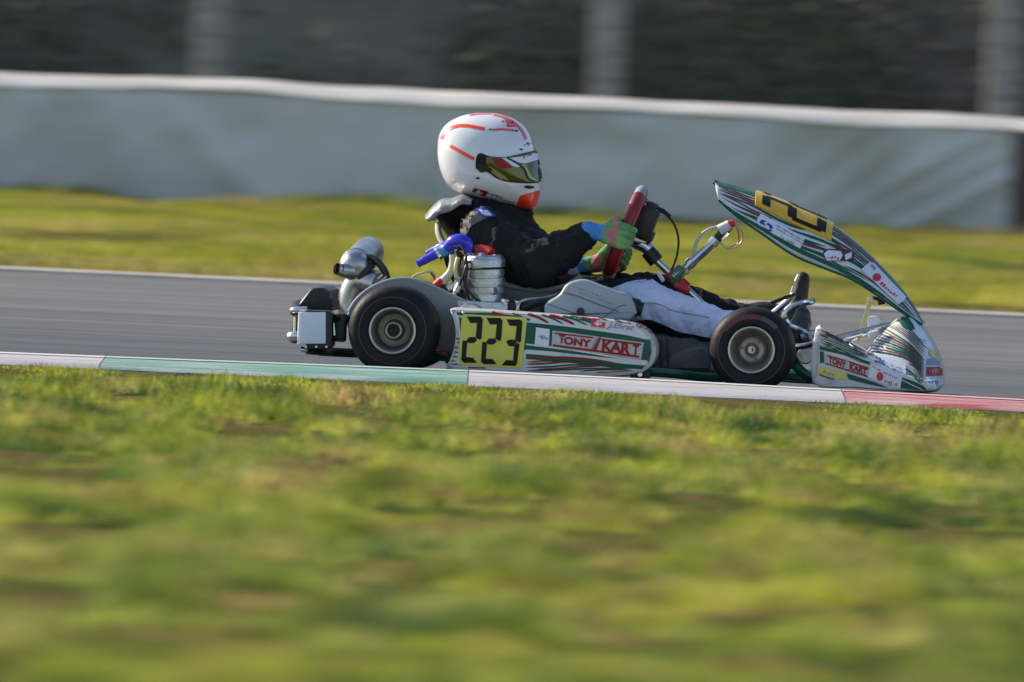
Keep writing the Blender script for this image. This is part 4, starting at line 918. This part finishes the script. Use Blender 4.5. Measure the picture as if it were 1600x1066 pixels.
# raised front panel
Lc = cat_([(1123, 313, 0), (1150, 337, 0), (1190, 365, 0), (1240, 399, 0), (1290, 420, 0), (1330, 436, 0), (1370, 461, 0), (1403, 484, 0), (1441, 507, 0)], 6)
Rc = cat_([(1119, 283, 0), (1150, 292, 0), (1190, 303, 0), (1240, 322, 0), (1295, 347, 0), (1345, 384, 0), (1389, 428, 0), (1422, 468, 0), (1444, 507, 0)], 6)
def Npt(t, a, lift=0):
    i = min(t * (len(Lc) - 1), len(Lc) - 1.0001); k = int(i); f = i - k
    l = Lc[k].lerp(Lc[k + 1], f); r_ = Rc[k].lerp(Rc[k + 1], f)
    W_ = .135 + .02 * math.sin(math.pi * t) - .02 * t
    pl = P(l.x, l.y, VC - W_); pr = P(r_.x, r_.y, VC)
    s_ = math.sin(a) ** .85 if a <= math.pi / 2 else math.sin(math.pi - a) ** .85 if a < math.pi else 0
    base = pl.lerp(pr, s_); return Vector((base.x, VC - W_ * math.cos(a), base.z))
NA, NT = 28, 48
npn = MB().grid([[Npt(t, a) for a in np.linspace(0, math.pi, NA + 1)] for t in np.linspace(0, 1, NT + 1)]).build('front_panel', M['white'], kart, 60)
md = npn.modifiers.new('thick', 'SOLIDIFY'); md.thickness = .003; md.offset = -1
ns_ = np.mean([p.normal.z for p in npn.data.polygons])
if ns_ < 0: npn.data.flip_normals()
def Nn(t, a, lift):
    p = Npt(t, a); e_ = .004
    tu = Npt(min(1, t + e_), a) - Npt(max(0, t - e_), a); av = Npt(t, min(math.pi, a + .02)) - Npt(t, max(0, a - .02))
    n_ = tu.cross(av)
    if n_.length < 1e-9: n_ = Vector((0, 0, 1))
    n_.normalize()
    if n_.z < 0: n_ = -n_
    return p + n_ * lift
def band(mb, path, w_, lift, n=30, taper=True):
    """path: [(t, a)] of a strip, w_ half-width in a"""
    c = cat_([(t, a, 0) for t, a in path], max(2, n // len(path))); N = len(c)
    rows_ = []
    for i, q_ in enumerate(c):
        f = i / (N - 1); ww = w_ * (min(1, 5 * min(f, 1 - f) + .12) if taper else 1)
        rows_.append([Nn(min(1, max(0, q_.x)), min(math.pi, max(0, q_.y + s_ * ww)), lift) for s_ in (-1, 0, 1)])
    mb.grid(rows_)
gm, rm = MB(), MB()
for side in (0, 1):
    F_ = (lambda a: math.pi - a) if side else (lambda a: a)
    for k, (a_, t0, t1, w_, c_) in enumerate([(.07, .0, 1.0, .028, 'g'), (.15, .3, .7, .012, 'g'), (.24, .58, .98, .02, 'g'), (.30, .66, .95, .010, 'r'), (.37, .2, .5, .012, 'g'), (.47, .6, .97, .016, 'g'), (.63, .36, .66, .010, 'g'), (.73, .3, .62, .010, 'r'), (.93, .5, .98, .012, 'r'), (.87, .02, .22, .012, 'g'), (.20, .10, .55, .018, 'g'), (.27, .16, .5, .012, 'r'), (.33, .05, .62, .02, 'g'), (.40, .5, .95, .03, 'g'), (.44, .02, .30, .018, 'r'), (.50, .35, .9, .022, 'g'), (.55, .05, .42, .022, 'g'), (.60, .5, .8, .016, 'r'), (.66, .02, .35, .02, 'g'), (.70, .45, .98, .026, 'g'), (.77, .03, .3, .028, 'r'), (.84, .36, .8, .02, 'g'), (.90, .04, .3, .018, 'g'), (.97, .45, .9, .022, 'g'), (1.02, .06, .3, .02, 'g'), (1.10, .42, .72, .02, 'r'), (1.12, .1, .24, .014, 'g'), (1.2, .42, .8, .022, 'g')]):
        band(gm if c_ == 'g' else rm, [(t0, F_(a_ - .05)), (t0 + (t1 - t0) * .35, F_(a_ + .04)), (t0 + (t1 - t0) * .7, F_(a_)), (t1, F_(a_ + .05))], w_ * 1.55, .0012)
    band(gm, [(.02, F_(1.26)), (.3, F_(1.24)), (.6, F_(1.20)), (.98, F_(1.14))], .15, .0014, 40, False)
    band(gm, [(.55, F_(.05)), (.68, F_(.08)), (.76, F_(.09)), (.86, F_(.06))], .045, .0014, 30)
band(gm, [(0, 1.3), (.012, 1.3)], 1.2, .0016, 6, False)
gm.build('green_stripe', M['green'], npn); rm.build('red_stripe', M['red'], npn)
MB().grid([[Nn(t, a, .0018) for a in np.linspace(.9, math.pi - .9, 20)] for t in np.linspace(0, .085, 5)]).build('panel_lip', M['green'], npn)
# edge bead of the panel
MB().tube([Npt(t, 0) for t in np.linspace(0, 1, 50)], .0035, 8).build('panel_bead', M['green'], npn)
MB().tube([Npt(t, math.pi) for t in np.linspace(0, 1, 50)], .0035, 8).build('panel_bead', M['green'], npn)
stube([(1116, 284, VC - .04), (1121, 288, VC - .04), (1128, 292, VC - .04)], .008, 'panel_hook', M['gpaint'], npn)
# number plate on the panel
T0, T1, A0, A1 = .225, .515, .62, math.pi - .62
pl_ = MB()
pl_.grid([[Nn(t, a, .007) for a in np.linspace(A0, A1, 24)] for t in np.linspace(T0, T1, 14)])
pl_.grid([[Nn(t, A0, h_) for h_ in (.001, .007)] for t in np.linspace(T0, T1, 14)]); pl_.grid([[Nn(t, A1, h_) for h_ in (.001, .007)] for t in np.linspace(T0, T1, 14)])
pl_.grid([[Nn(T0, a, h_) for h_ in (.001, .007)] for a in np.linspace(A0, A1, 24)]); pl_.grid([[Nn(T1, a, h_) for h_ in (.001, .007)] for a in np.linspace(A0, A1, 24)])
plt = pl_.build('number_plate', M['amber'], npn, 60)
dm = MB()
def seg(t0, a0, t1, a1, w_):                             # straight bar in (t, a); w_ half-width
    n_ = 6; dt, da = t1 - t0, (a1 - a0) * .28; L_ = math.hypot(dt, da) or 1; nt__, na_ = -da / L_ * w_, dt / L_ * w_ / .28
    dm.grid([[Nn(t0 + dt * k / n_ + s_ * nt__, a0 + (a1 - a0) * k / n_ + s_ * na_, .0084) for s_ in (-1, 1)] for k in range(n_ + 1)])
def digit(ac, ch):                                       # top of the digit lies towards the rear
    w2 = .21; tt, tm, tb = T0 + .045, (T0 + T1) / 2, T1 - .04
    L_, R_ = ac - w2, ac + w2; hw = .0165
    seg(tt, L_ , tt, R_, hw); seg(tt, R_, tm, R_, hw); seg(tm, L_, tm, R_, hw)
    if ch == '2': seg(tm, L_, tb, L_, hw)
    else: seg(tm, R_, tb, R_, hw)
    seg(tb, L_, tb, R_, hw)
for ac, ch in ((math.pi / 2 - .62, '2'), (math.pi / 2, '2'), (math.pi / 2 + .62, '3')): digit(ac, ch)
dm.build('race_number', M['black'], npn)
BF = bvh_of(npn)
z6 = lambda pts: Z(pts, 1170, 325, 14.21)
sticker('sponsor_sticker', [z6([(270, 130), (1245, 680), (1140, 905), (560, 590), (200, 370), (180, 250)])], M['sticker'], BF, npn, .0022, 4)
sticker('sponsor_print', [z6([(225, 330), (290, 260), (400, 310), (330, 320), (380, 400), (300, 370)]), z6([(420, 330), (520, 400), (540, 460), (470, 470), (440, 400), (390, 380)]), z6([(215, 355), (440, 490), (480, 460), (525, 520), (470, 530), (420, 510)])], M['blueink'], BF, npn, .003, 3)
sticker('sponsor_print', marks(15, z6([(600, 420)])[0], (43, 24), (1.5, -3.2), 16) + marks(14, z6([(600, 490)])[0], (43, 24), (1.5, -3), 17) + marks(7, z6([(690, 660)])[0], (22, 12), (1.5, -4), 18), M['greyink'], BF, npn, .003, 3)
z7 = lambda pts: Z(pts, 1270, 375, 9.27)
sticker('sponsor_sticker', [z7([(815, 330), (880, 340), (1345, 830), (1310, 890), (1230, 935), (700, 430)])], M['sticker'], BF, npn, .0022, 4)
sticker('sponsor_mark', [z7(circ(922, 548, 62, 58))] + marks(7, z7([(955, 640)])[0], (27, 24), (4, -4), 19), M['redbrt'], BF, npn, .003, 3, label='red disc and small red print')
sticker('sponsor_print', [z7([(820, 370), (860, 360), (910, 410), (890, 450)])], M['greyink'], BF, npn, .003, 3)
sticker('photo_sticker', [z7([(150, 170), (210, 130), (570, 150), (600, 210), (590, 310), (180, 310)])], M['rubmark'], BF, npn, .0022, 4)
sticker('photo_sticker_print', [z7([(160, 200), (220, 150), (400, 170), (430, 230), (390, 300), (200, 300)]), z7([(460, 220), (560, 180), (560, 260), (470, 300)])], M['sticker'], BF, npn, .003, 4)
sticker('photo_sticker_print', marks(5, z7([(180, 285)])[0], (22, 1), (1, -6), 20), M['red'], BF, npn, .0036, 3)
# ------------------------------------------------------------------ the driver
po = P(850, 480, VC)
drv = root('person', 'kart driver in a black and white suit and white helmet, gripping the red steering wheel', 'person', (po.x, po.y, .04))
def voxel(mb, name, size, smooth=6, fac=.5, disp=0, dsc=.05, dscale=None):
    me = mb.mesh(name); bm = bmesh.new(); bm.from_mesh(me); bmesh.ops.recalc_face_normals(bm, faces=bm.faces); bm.to_mesh(me); bm.free()
    o = bpy.data.objects.new(name, me); C.objects.link(o)
    r_ = o.modifiers.new('r', 'REMESH'); r_.mode = 'VOXEL'; r_.voxel_size = size; r_.use_smooth_shade = True
    s_ = o.modifiers.new('s', 'SMOOTH'); s_.iterations = smooth; s_.factor = fac
    if disp:
        tx = bpy.data.textures.new('folds', 'CLOUDS'); tx.noise_scale = dsc; tx.noise_depth = 3; tx.noise_basis = 'VORONOI_F1' if dscale else 'BLENDER_ORIGINAL'
        d_ = o.modifiers.new('d', 'DISPLACE'); d_.texture = tx; d_.strength = disp; d_.mid_level = .5
    dg_ = bpy.context.evaluated_depsgraph_get(); out = bpy.data.meshes.new_from_object(o.evaluated_get(dg_))
    bpy.data.objects.remove(o); out.name = name
    return out
def cap(mb, a, ra, b, rb, sv=1.0): mb.capsule(P(*a), ra / PXM, P(*b), rb / PXM, sv); return mb
b = MB()
cap(b, (842, 452, VC), 50, (800, 400, VC), 50, 1.45)
cap(b, (800, 400, VC), 50, (766, 352, VC), 40, 1.7); cap(b, (818, 400, VC), 50, (800, 362, VC), 36, 1.35); cap(b, (800, 362, VC), 36, (792, 345, VC), 30, 1.5)
cap(b, (772, 350, VC), 34, (768, 318, VC), 26, 1.2)
cap(b, (835, 470, VC), 44, (880, 478, VC), 40, 1.6)
for (v_, sg) in ((VC - .135, 0), (VC + .135, 1)): cap(b, (752, 358, v_), 32, (790, 362, VC), 36)
# near arm, bent at the elbow
cap(b, (752, 360, .385), 32, (838, 415, .325), 32); cap(b, (838, 414, .325), 34, (882, 391, .35), 30); cap(b, (882, 393, .35), 28, (914, 370, .385), 19); cap(b, (806, 420, .36), 26, (842, 424, .33), 26)
cap(b, (874, 384, .35), 14, (882, 372, .355), 7); cap(b, (850, 428, .33), 18, (824, 430, .34), 16); cap(b, (905, 370, .37), 16, (916, 362, .38), 13)
# far arm
cap(b, (762, 362, .66), 30, (845, 425, .72), 30); cap(b, (845, 425, .72), 28, (905, 420, .68), 20)
# near leg: thigh, knee, shin to the ankle behind the front wheel
cap(b, (880, 482, .44), 44, (1006, 474, .40), 37); cap(b, (1006, 476, .40), 38, (1062, 494, .39), 33); cap(b, (1062, 495, .39), 33, (1128, 512, .38), 25); cap(b, (1128, 512, .38), 24, (1212, 520, .37), 19)
cap(b, (990, 500, .42), 26, (1095, 515, .42), 18)
# far leg
cap(b, (880, 475, .60), 44, (1022, 462, .64), 34); cap(b, (1022, 462, .64), 34, (1090, 480, .64), 29); cap(b, (1090, 480, .64), 27, (1135, 490, .64), 22); cap(b, (1135, 492, .64), 20, (1222, 500, .64), 15)
cap(b, (800, 378, .42), 34, (850, 402, .37), 26)
bme = voxel(b, 'suit', .0062, 7, .5, .026, .06)
# second, finer layer of creases
wn = np.empty(len(bme.vertices) * 3); bme.vertices.foreach_get('co', wn); wn = wn.reshape(-1, 3); nrm = np.empty_like(wn).ravel(); bme.vertices.foreach_get('normal', nrm); nrm = nrm.reshape(-1, 3)
cr_ = fbm(wn[:, 0] * 1.0 + wn[:, 2] * .5, wn[:, 2] * .4 - wn[:, 0] * .6 + wn[:, 1], .035, 201, 3); ridge = 1 - np.abs(cr_ - .5) * 5
wn2 = wn + nrm * (np.clip(ridge, 0, 1)[:, None] * .0065); wn2 -= np.array(OFF[drv.name])
bme.vertices.foreach_set('co', wn2.ravel()); bme.update()
for m_ in ('suit', 'suitw'): bme.materials.append(M[m_])
OFFD = OFF[drv.name]
def inpoly(x, y, poly):
    c = False; j = len(poly) - 1
    for i in range(len(poly)):
        if (poly[i][1] > y) != (poly[j][1] > y) and x < (poly[j][0] - poly[i][0]) * (y - poly[i][1]) / (poly[j][1] - poly[i][1]) + poly[i][0]: c = not c
        j = i
    return c
# the white panel sewn on the outside of the near trouser leg
legpoly = [(930, 462), (955, 452), (985, 441), (1020, 437), (1060, 450), (1100, 463), (1140, 480), (1240, 495), (1240, 532), (1110, 526), (1085, 521), (1062, 517), (1040, 507), (1015, 498), (990, 500), (960, 500)]
me_suit = bme
for p in bme.polygons:
    c_ = p.center + OFFD
    if c_.x > P(900, 470, .4).x and c_.y < .43:
        x_, y_ = pix(c_)
        if inpoly(x_, y_, legpoly): p.material_index = 1
body = link('body', bme, None, drv, 0)
BD = bvh_of(body)
sticker('trouser_piping', stroke([(955, 452.5), (985, 441.5), (1010, 438.5)], 2.2, taper=False) + stroke([(990, 500), (1015, 498), (1040, 507), (1062, 517), (1085, 521), (1110, 526), (1180, 530)], 3.0, taper=False), M['suitw'], BD, body, .002, 3)
sticker('seam', stroke([(985, 474), (1020, 474), (1040, 480), (1052, 486), (1090, 493), (1110, 497)], 1.6, taper=False), M['greyink'], BD, body, .001)
z9 = lambda pts: Z(pts, 655, 290, 5.92)
sticker('shoulder_panel', [z9([(400, 300), (480, 245), (570, 240), (640, 290), (560, 330), (480, 378), (430, 470), (320, 475), (350, 380)])], M['suitg'], BD, body, .0015, 4)
sticker('shoulder_badge', [z9([(520, 212), (580, 198), (650, 232), (715, 296), (590, 298), (545, 250)])], M['blueink'], BD, body, .0035, 3)
sticker('shoulder_badge', [z9([(560, 235), (625, 235), (670, 285), (600, 285)])], M['sticker'], BD, body, .005, 3)
# rib of the seat edge / suit piping
fl = MB()
fo = [(664, 336), (672, 325), (690, 311), (712, 304), (738, 302), (752, 308), (742, 318), (716, 322), (700, 331), (686, 343), (676, 342)]
foc = [tuple(q_)[:2] for q_ in cat_([(a, b_, 0) for a, b_ in fo], 3, True)]
rowsf = []
Ltop = cat_([(664, 336, 0), (674, 323, 0), (692, 312, 0), (712, 306, 0), (728, 305, 0), (742, 308, 0)], 4); Lbot = cat_([(670, 343, 0), (680, 341, 0), (694, 332, 0), (710, 325, 0), (724, 320, 0), (736, 317, 0)], 4)
for l_, t_ in zip(Lbot, Ltop):
    row = []
    for a in np.linspace(0, math.pi, 15):
        W_ = .145 - .03 * (l_.x < 690)
        pb, pt_ = P(l_.x, l_.y, VC - W_), P(t_.x, t_.y, VC); s_ = math.sin(a) ** .7 if 0 < a < math.pi else 0
        q_ = pb.lerp(pt_, s_); row.append(Vector((q_.x, VC - W_ * math.cos(a), q_.z + .004 * math.sin(q_.x * 90))))
    rowsf.append(row)
fo_ = fl.grid(rowsf).build('collar_flap', M['flap'], drv, 60); md = fo_.modifiers.new('t', 'SOLIDIFY'); md.thickness = .012
cl_ = MB(); cap(cl_, (700, 330, VC), 16, (745, 330, VC), 26, 2.4); cap(cl_, (690, 338, VC), 8, (722, 372, VC), 20, 3.0); cap(cl_, (745, 332, VC), 24, (800, 328, VC), 18, 2.3); cap(cl_, (800, 328, VC), 17, (826, 334, VC), 9, 2.0)
cme = voxel(cl_, 'neck_collar', .008, 4, .5, .01, .04)
for v_ in cme.vertices: v_.co -= OFFD
cme.materials.append(M['suit']); link('neck_collar', cme, None, drv, 0)

# helmet
HO = [(760, 176.5), (778, 178), (796, 182.5), (812, 191), (824, 203), (832, 219), (837, 236), (841, 252), (844, 268), (845.5, 284), (845.5, 298), (842, 312), (836, 327), (822, 328.5), (804, 328), (786, 325), (766, 318.5), (746, 311), (726, 303.5), (708, 296.5), (696, 284), (688, 266), (684, 247), (683.5, 228), (686, 211), (694, 197), (707, 187), (724, 180), (742, 177)]
HCX, HCY, HB = 768, 256, .130
hc_ = cat_([(a, b_, 0) for a, b_ in HO], 4, True)
def hel(i, f):
    """f: 0 at the outline .. 1 at the near pole"""
    p = hc_[i % len(hc_)]; ph = f * math.pi / 2
    k = math.cos(ph) ** .92 if f < 1 else 0
    x, y = HCX + (p.x - HCX) * k, HCY + (p.y - HCY) * k
    low = max(0, (y - 285) / 45); front = max(0, (x - 800) / 45)
    v_ = HB * (math.sin(ph) ** .95 if f > 0 else 0) * (1 - .18 * low) * (1 - .10 * front)
    q_ = P(x, y, VC); return Vector((q_.x, v_, q_.z))
hm = MB(); NF = 14; N_ = len(hc_)
hm.grid([[(lambda q_: Vector((q_.x, VC - q_.y, q_.z)))(hel(i, j / NF)) for j in range(NF)] for i in range(N_)], closed_u=True)
hm.grid([[(lambda q_: Vector((q_.x, VC + q_.y, q_.z)))(hel(i, j / NF)) for j in range(NF)] for i in range(N_)], closed_u=True)
for sg in (-1, 1):
    n0 = len(hm.v); hm.v += [tuple(Vector((q_.x, VC + sg * q_.y, q_.z))) for q_ in [hel(i, (NF - 1) / NF) for i in range(N_)]]
    cpt = P(HCX, HCY, VC); n1 = len(hm.v); hm.v.append((cpt.x, VC + sg * HB, cpt.z))
    hm.f += [(n0 + i, n0 + (i + 1) % N_, n1) for i in range(N_)]; hm.m += [0] * N_
hme = hm.mesh('helmet'); bm = bmesh.new(); bm.from_mesh(hme); bmesh.ops.remove_doubles(bm, verts=bm.verts, dist=1e-4); bmesh.ops.recalc_face_normals(bm, faces=bm.faces)
for v_ in bm.verts: v_.co -= OFFD
bm.to_mesh(hme); bm.free(); hme.materials.append(M['hshell'])
hel_o = link('helmet', hme, None, drv, 0)
HT = rad(9)                                            # the head is turned a little towards the inside of the corner
BH = bvh_of(hel_o)
zh = lambda pts: Z(pts, 680, 170, 6.272)
def smooth(pts, n=4): return [tuple(q_)[:2] for q_ in cat_([(a, b_, 0) for a, b_ in pts], n, True)]
sticker('visor_gasket', [zh(smooth([(398, 560), (402, 480), (440, 436), (520, 462), (600, 474), (700, 472), (800, 450), (900, 428), (975, 412), (1000, 440), (1030, 540), (1046, 620), (1042, 690), (1010, 724), (930, 732), (800, 726), (700, 714), (600, 682), (525, 628), (440, 605), (405, 590)]))], M['black'], BH, hel_o, .0015, 3)
vis = sticker('visor', [zh([(500, 470), (600, 480), (700, 478), (800, 458), (900, 436), (970, 424), (996, 470), (1020, 560), (1034, 640), (1028, 690), (1000, 712), (930, 718), (800, 712), (700, 702), (610, 668), (540, 610), (500, 560)])], M['visor'], BH, hel_o, .0045, 3)
BV = BH
sticker('visor_red_reflection', [zh([(555, 486), (650, 484), (700, 530), (750, 580), (650, 590), (600, 560)])], M['red'], BV, hel_o, .0052, 3)  # red reflection in the visor, painted as a flat patch
sticker('visor_white_strip_reflection', [zh([(652, 484), (700, 482), (830, 566), (800, 574), (760, 565)]), zh([(720, 484), (850, 470), (990, 430), (1000, 500), (870, 540), (800, 525)])], M['sticker'], BV, hel_o, .0052, 3)  # white sun strip, plus a reflection streak painted in white
sticker('visor_strip_print', marks(5, zh([(852, 500)])[0], (22, -8.5), (0, -5), 21), M['red'], BV, hel_o, .006, 3)
sticker('visor_line', stroke(zh([(700, 482), (780, 530), (860, 590), (900, 680), (960, 712)]), 2.2, taper=False), M['black'], BV, hel_o, .0058, 3)
sticker('visor_reflection', [zh([(520, 560), (580, 590), (680, 660), (720, 704), (640, 684), (560, 630)]), zh([(840, 545), (880, 545), (920, 650), (985, 700), (940, 712), (895, 690)])], M['vpale'], BV, hel_o, .0050, 3)  # pale reflections laid on the visor as coloured patches
sticker('visor_side', [zh([(920, 545), (1000, 490), (1030, 600), (1030, 690), (985, 690), (945, 650)])], M['visdark'], BV, hel_o, .0050, 3)
# pivot
MB().lathe(P(753, 262, VC - HB - .004), AX, [(0, 0), (.012, 0), (.015, .004), (.016, .014)], 20).build('visor_pivot', M['blackp'], hel_o)
sticker('visor_tab', [zh([(410, 560), (450, 545), (500, 560), (560, 590), (540, 625), (470, 600), (420, 590)])], M['visdark'], BH, hel_o, .006, 3)
stn = stroke(zh([(150, 365), (230, 410), (300, 450), (382, 492)]), 5.4, taper=False) + stroke(zh([(62, 300), (100, 230), (180, 180), (280, 165), (380, 178), (488, 200)]), 4.8, taper=False)
sticker('orange_stripe', stn, M['orange'], BH, hel_o, .001, 3)
stn = stroke(zh([(560, 208), (640, 203), (700, 206), (775, 214)]), 3.2, taper=False) + stroke(zh([(560, 55), (640, 70), (720, 100), (790, 150), (850, 220), (890, 300)]), 4.0, taper=False) + stroke(zh([(690, 110), (720, 150), (710, 170), (790, 165)]), 4, taper=False) + stroke(zh([(330, 66), (420, 50), (520, 46), (600, 58)]), 2.6) + stroke(zh([(680, 95), (700, 130), (740, 135), (800, 175)]), 3)
sticker('pink_stripe', stn, M['pinkred'], BH, hel_o, .001, 3)
sticker('forehead_print', marks(4, zh([(872, 372)])[0], (12, -2), (0, -6), 22), M['red'], BH, hel_o, .001, 3)
sticker('vent', [zh(circ(540, 206, 15, 8)), zh(circ(793, 218, 16, 8)), zh(circ(662, 126, 14, 6)), zh(circ(755, 134, 12, 7)), zh(circ(842, 400, 16, 9)), zh(circ(418, 680, 20, 10)), zh(smooth([(868, 762), (900, 752), (960, 760), (966, 774), (930, 784), (890, 778)]))], M['black'], BH, hel_o, .0016, 2.5)
sticker('chin_patch', [zh([(832, 852), (930, 822), (1032, 795), (1030, 850), (1000, 930), (978, 992), (900, 992), (784, 972)])], M['orange'], BH, hel_o, .001, 3)
sticker('chin_edge', stroke(zh([(240, 838), (400, 895), (560, 945), (700, 975), (780, 985)]), 1.0, taper=False) + stroke(zh([(500, 818), (560, 838), (620, 850)]), .8, taper=False) + stroke(zh([(500, 862), (620, 910), (780, 950)]), .8, taper=False), M['black'], BH, hel_o, .001, 3)
sticker('flag_patch', [zh([(385, 775), (520, 810), (490, 865), (360, 812)])], M['red'], BH, hel_o, .001, 3)
sticker('flag_cross', [zh([(420, 792), (445, 798), (430, 840), (408, 832)]), zh([(396, 806), (466, 822), (460, 836), (390, 820)])], M['white'], BH, hel_o, .0016, 3)
sticker('helmet_lettering', text_polys('J.Ehrat', zh([(520, 872)])[0], (41, 12), (2, -7), .035, .25), M['greyink'], BH, hel_o, .001, 2.5, label='grey lettering J.Ehrat')

# gloves gripping the wheel: palm, four unequal fingers and a thumb
def glove(ang, wrist, vout, name, sgn):
    Cc = rim(rad(ang)); T_ = (rim(rad(ang + 4)) - rim(rad(ang - 4))).normalized()      # along the rim
    Vo = Vector(vout); Vo = (Vo - T_ * Vo.dot(T_)).normalized(); E_ = DN
    def around(th, r_, s_): return Cc + T_ * s_ + (-E_ * math.cos(th) + Vo * math.sin(th)) * r_   # th 0 = driver's side, 90 = outside, 180 = front
    mb = MB(); W = Vector(wrist)
    offs = [-.030, -.0105, .0095, .028]; lens = [.92, 1.0, .97, .82]
    kn = [around(rad(66), .043, s_) for s_ in offs]
    for s_, k_, ln in zip(offs, kn, lens):
        c_ = W.lerp(Cc, .25) + T_ * s_ * .5
        mb.capsule(W.lerp(k_, .12) + Vo * .004, .021, k_, .0125)
        pth = [k_, around(rad(66 + 52 * ln), .0340, s_), around(rad(66 + 108 * ln), .0310, s_ * .96), around(rad(66 + 160 * ln), .0290, s_ * .92)]
        rr_ = [.0122, .0112, .0102, .0088]
        for q_ in range(3): mb.capsule(pth[q_], rr_[q_], pth[q_ + 1], rr_[q_ + 1])
    th0 = W.lerp(kn[0], .45) - Vo * .012
    tp = [th0, around(rad(30), .036, -.040 * sgn), around(rad(-25), .030, -.034 * sgn), around(rad(-75), .027, -.026 * sgn)]
    for q_, r0, r1 in ((0, .0175, .0145), (1, .0145, .0122), (2, .0122, .0102)): mb.capsule(tp[q_], r0, tp[q_ + 1], r1)
    mb.capsule(W, .0245, W.lerp(Cc, .45) + Vo * .012, .026)
    hd = (Cc - W).normalized(); mb.capsule(W - hd * .022, .0315, W + hd * .004, .0265)
    gm_ = voxel(mb, name, .0026, 3, .4, .002, .02)
    for m_ in ('gg', 'gp', 'gb'): gm_.materials.append(M[m_])
    L_ = (Cc - W).length
    for p_ in gm_.polygons:
        c_ = Vector(p_.center); s_ = (c_ - W).dot(hd); w_ = .005 * math.sin(c_.z * 130) + .003 * math.sin(c_.x * 170)
        n_ = float(fbm(np.float64(c_.x * 1), np.float64(c_.z), .03, 301, 2))
        p_.material_index = 2 if s_ + w_ < .020 else (1 if (.034 < s_ + w_ < .062 and n_ > .30) else 0)
    for v_ in gm_.vertices: v_.co -= OFFD
    o_ = link(name, gm_, None, drv, 0); return o_
g1 = glove(92, P(931, 363, .372), (0, -1, 0), 'glove', 1)
MB().tube(cat_(pt([(896, 380, .365), (908, 373, .372), (920, 367, .375), (923, 365.5, .375)]), 4), [.033, .036, .038, .037, .035, .0355, .037, .0375, .037, .0365, .035, .033, .031], 20, caps=True).build('sleeve_cuff', M['suit'], drv)
g2_ = glove(238, P(908, 416, VC + .135), (0, 1, -.2), 'glove', -1)
MB().tube(pt([(880, 424, .67), (898, 420, .66), (903, 418, .66)]), [.032, .036, .036], 18).build('sleeve_cuff', M['suitw'], drv)

# shoes pressing the pedals
def shoe(pts, v_, nm):
    mb = MB()
    for a, ra, b_, rb in pts: cap(mb, (*a, v_), ra, (*b_, v_), rb, 1.25)
    sm_ = voxel(mb, nm, .006, 4, .5)
    for q_ in sm_.vertices: q_.co -= OFFD
    sm_.materials.append(M['shoe']); return link(nm, sm_, None, drv, 0)
shoe([((1222, 500), 18, (1240, 496), 16), ((1236, 500), 17, (1248, 470), 15), ((1247, 475), 15, (1253, 440), 12.5), ((1253, 440), 13, (1254, 436), 12)], .64, 'shoe')
s2 = shoe([((1214, 520), 20, (1236, 526), 19), ((1238, 526), 20, (1252, 506), 17), ((1250, 508), 16, (1254, 492), 13), ((1240, 530), 16, (1262, 536), 9)], .37, 'shoe')
stube([(1233, 470, .60), (1240, 448, .60)], .0045, 'shoe_lace', M['sticker'], drv)
stube([(1243, 440, .605), (1248, 430, .61)], .0045, 'shoe_lace', M['sticker'], drv)
# flat print made of many small strokes is one part each
for o in bpy.data.objects:
    if o.parent and any(k in o.name for k in ('stripe', 'print', 'lettering', 'green_field', 'pinstripe', 'vent', 'seam', 'tank_line', 'race_number', 'chin_edge', 'sticker_mark', 'flag_cross', 'front_line', 'visor_reflection', 'sponsor_mark', 'visor_white', 'front_band', 'piping', 'shoulder_panel')):
        o['kind'] = 'stuff'
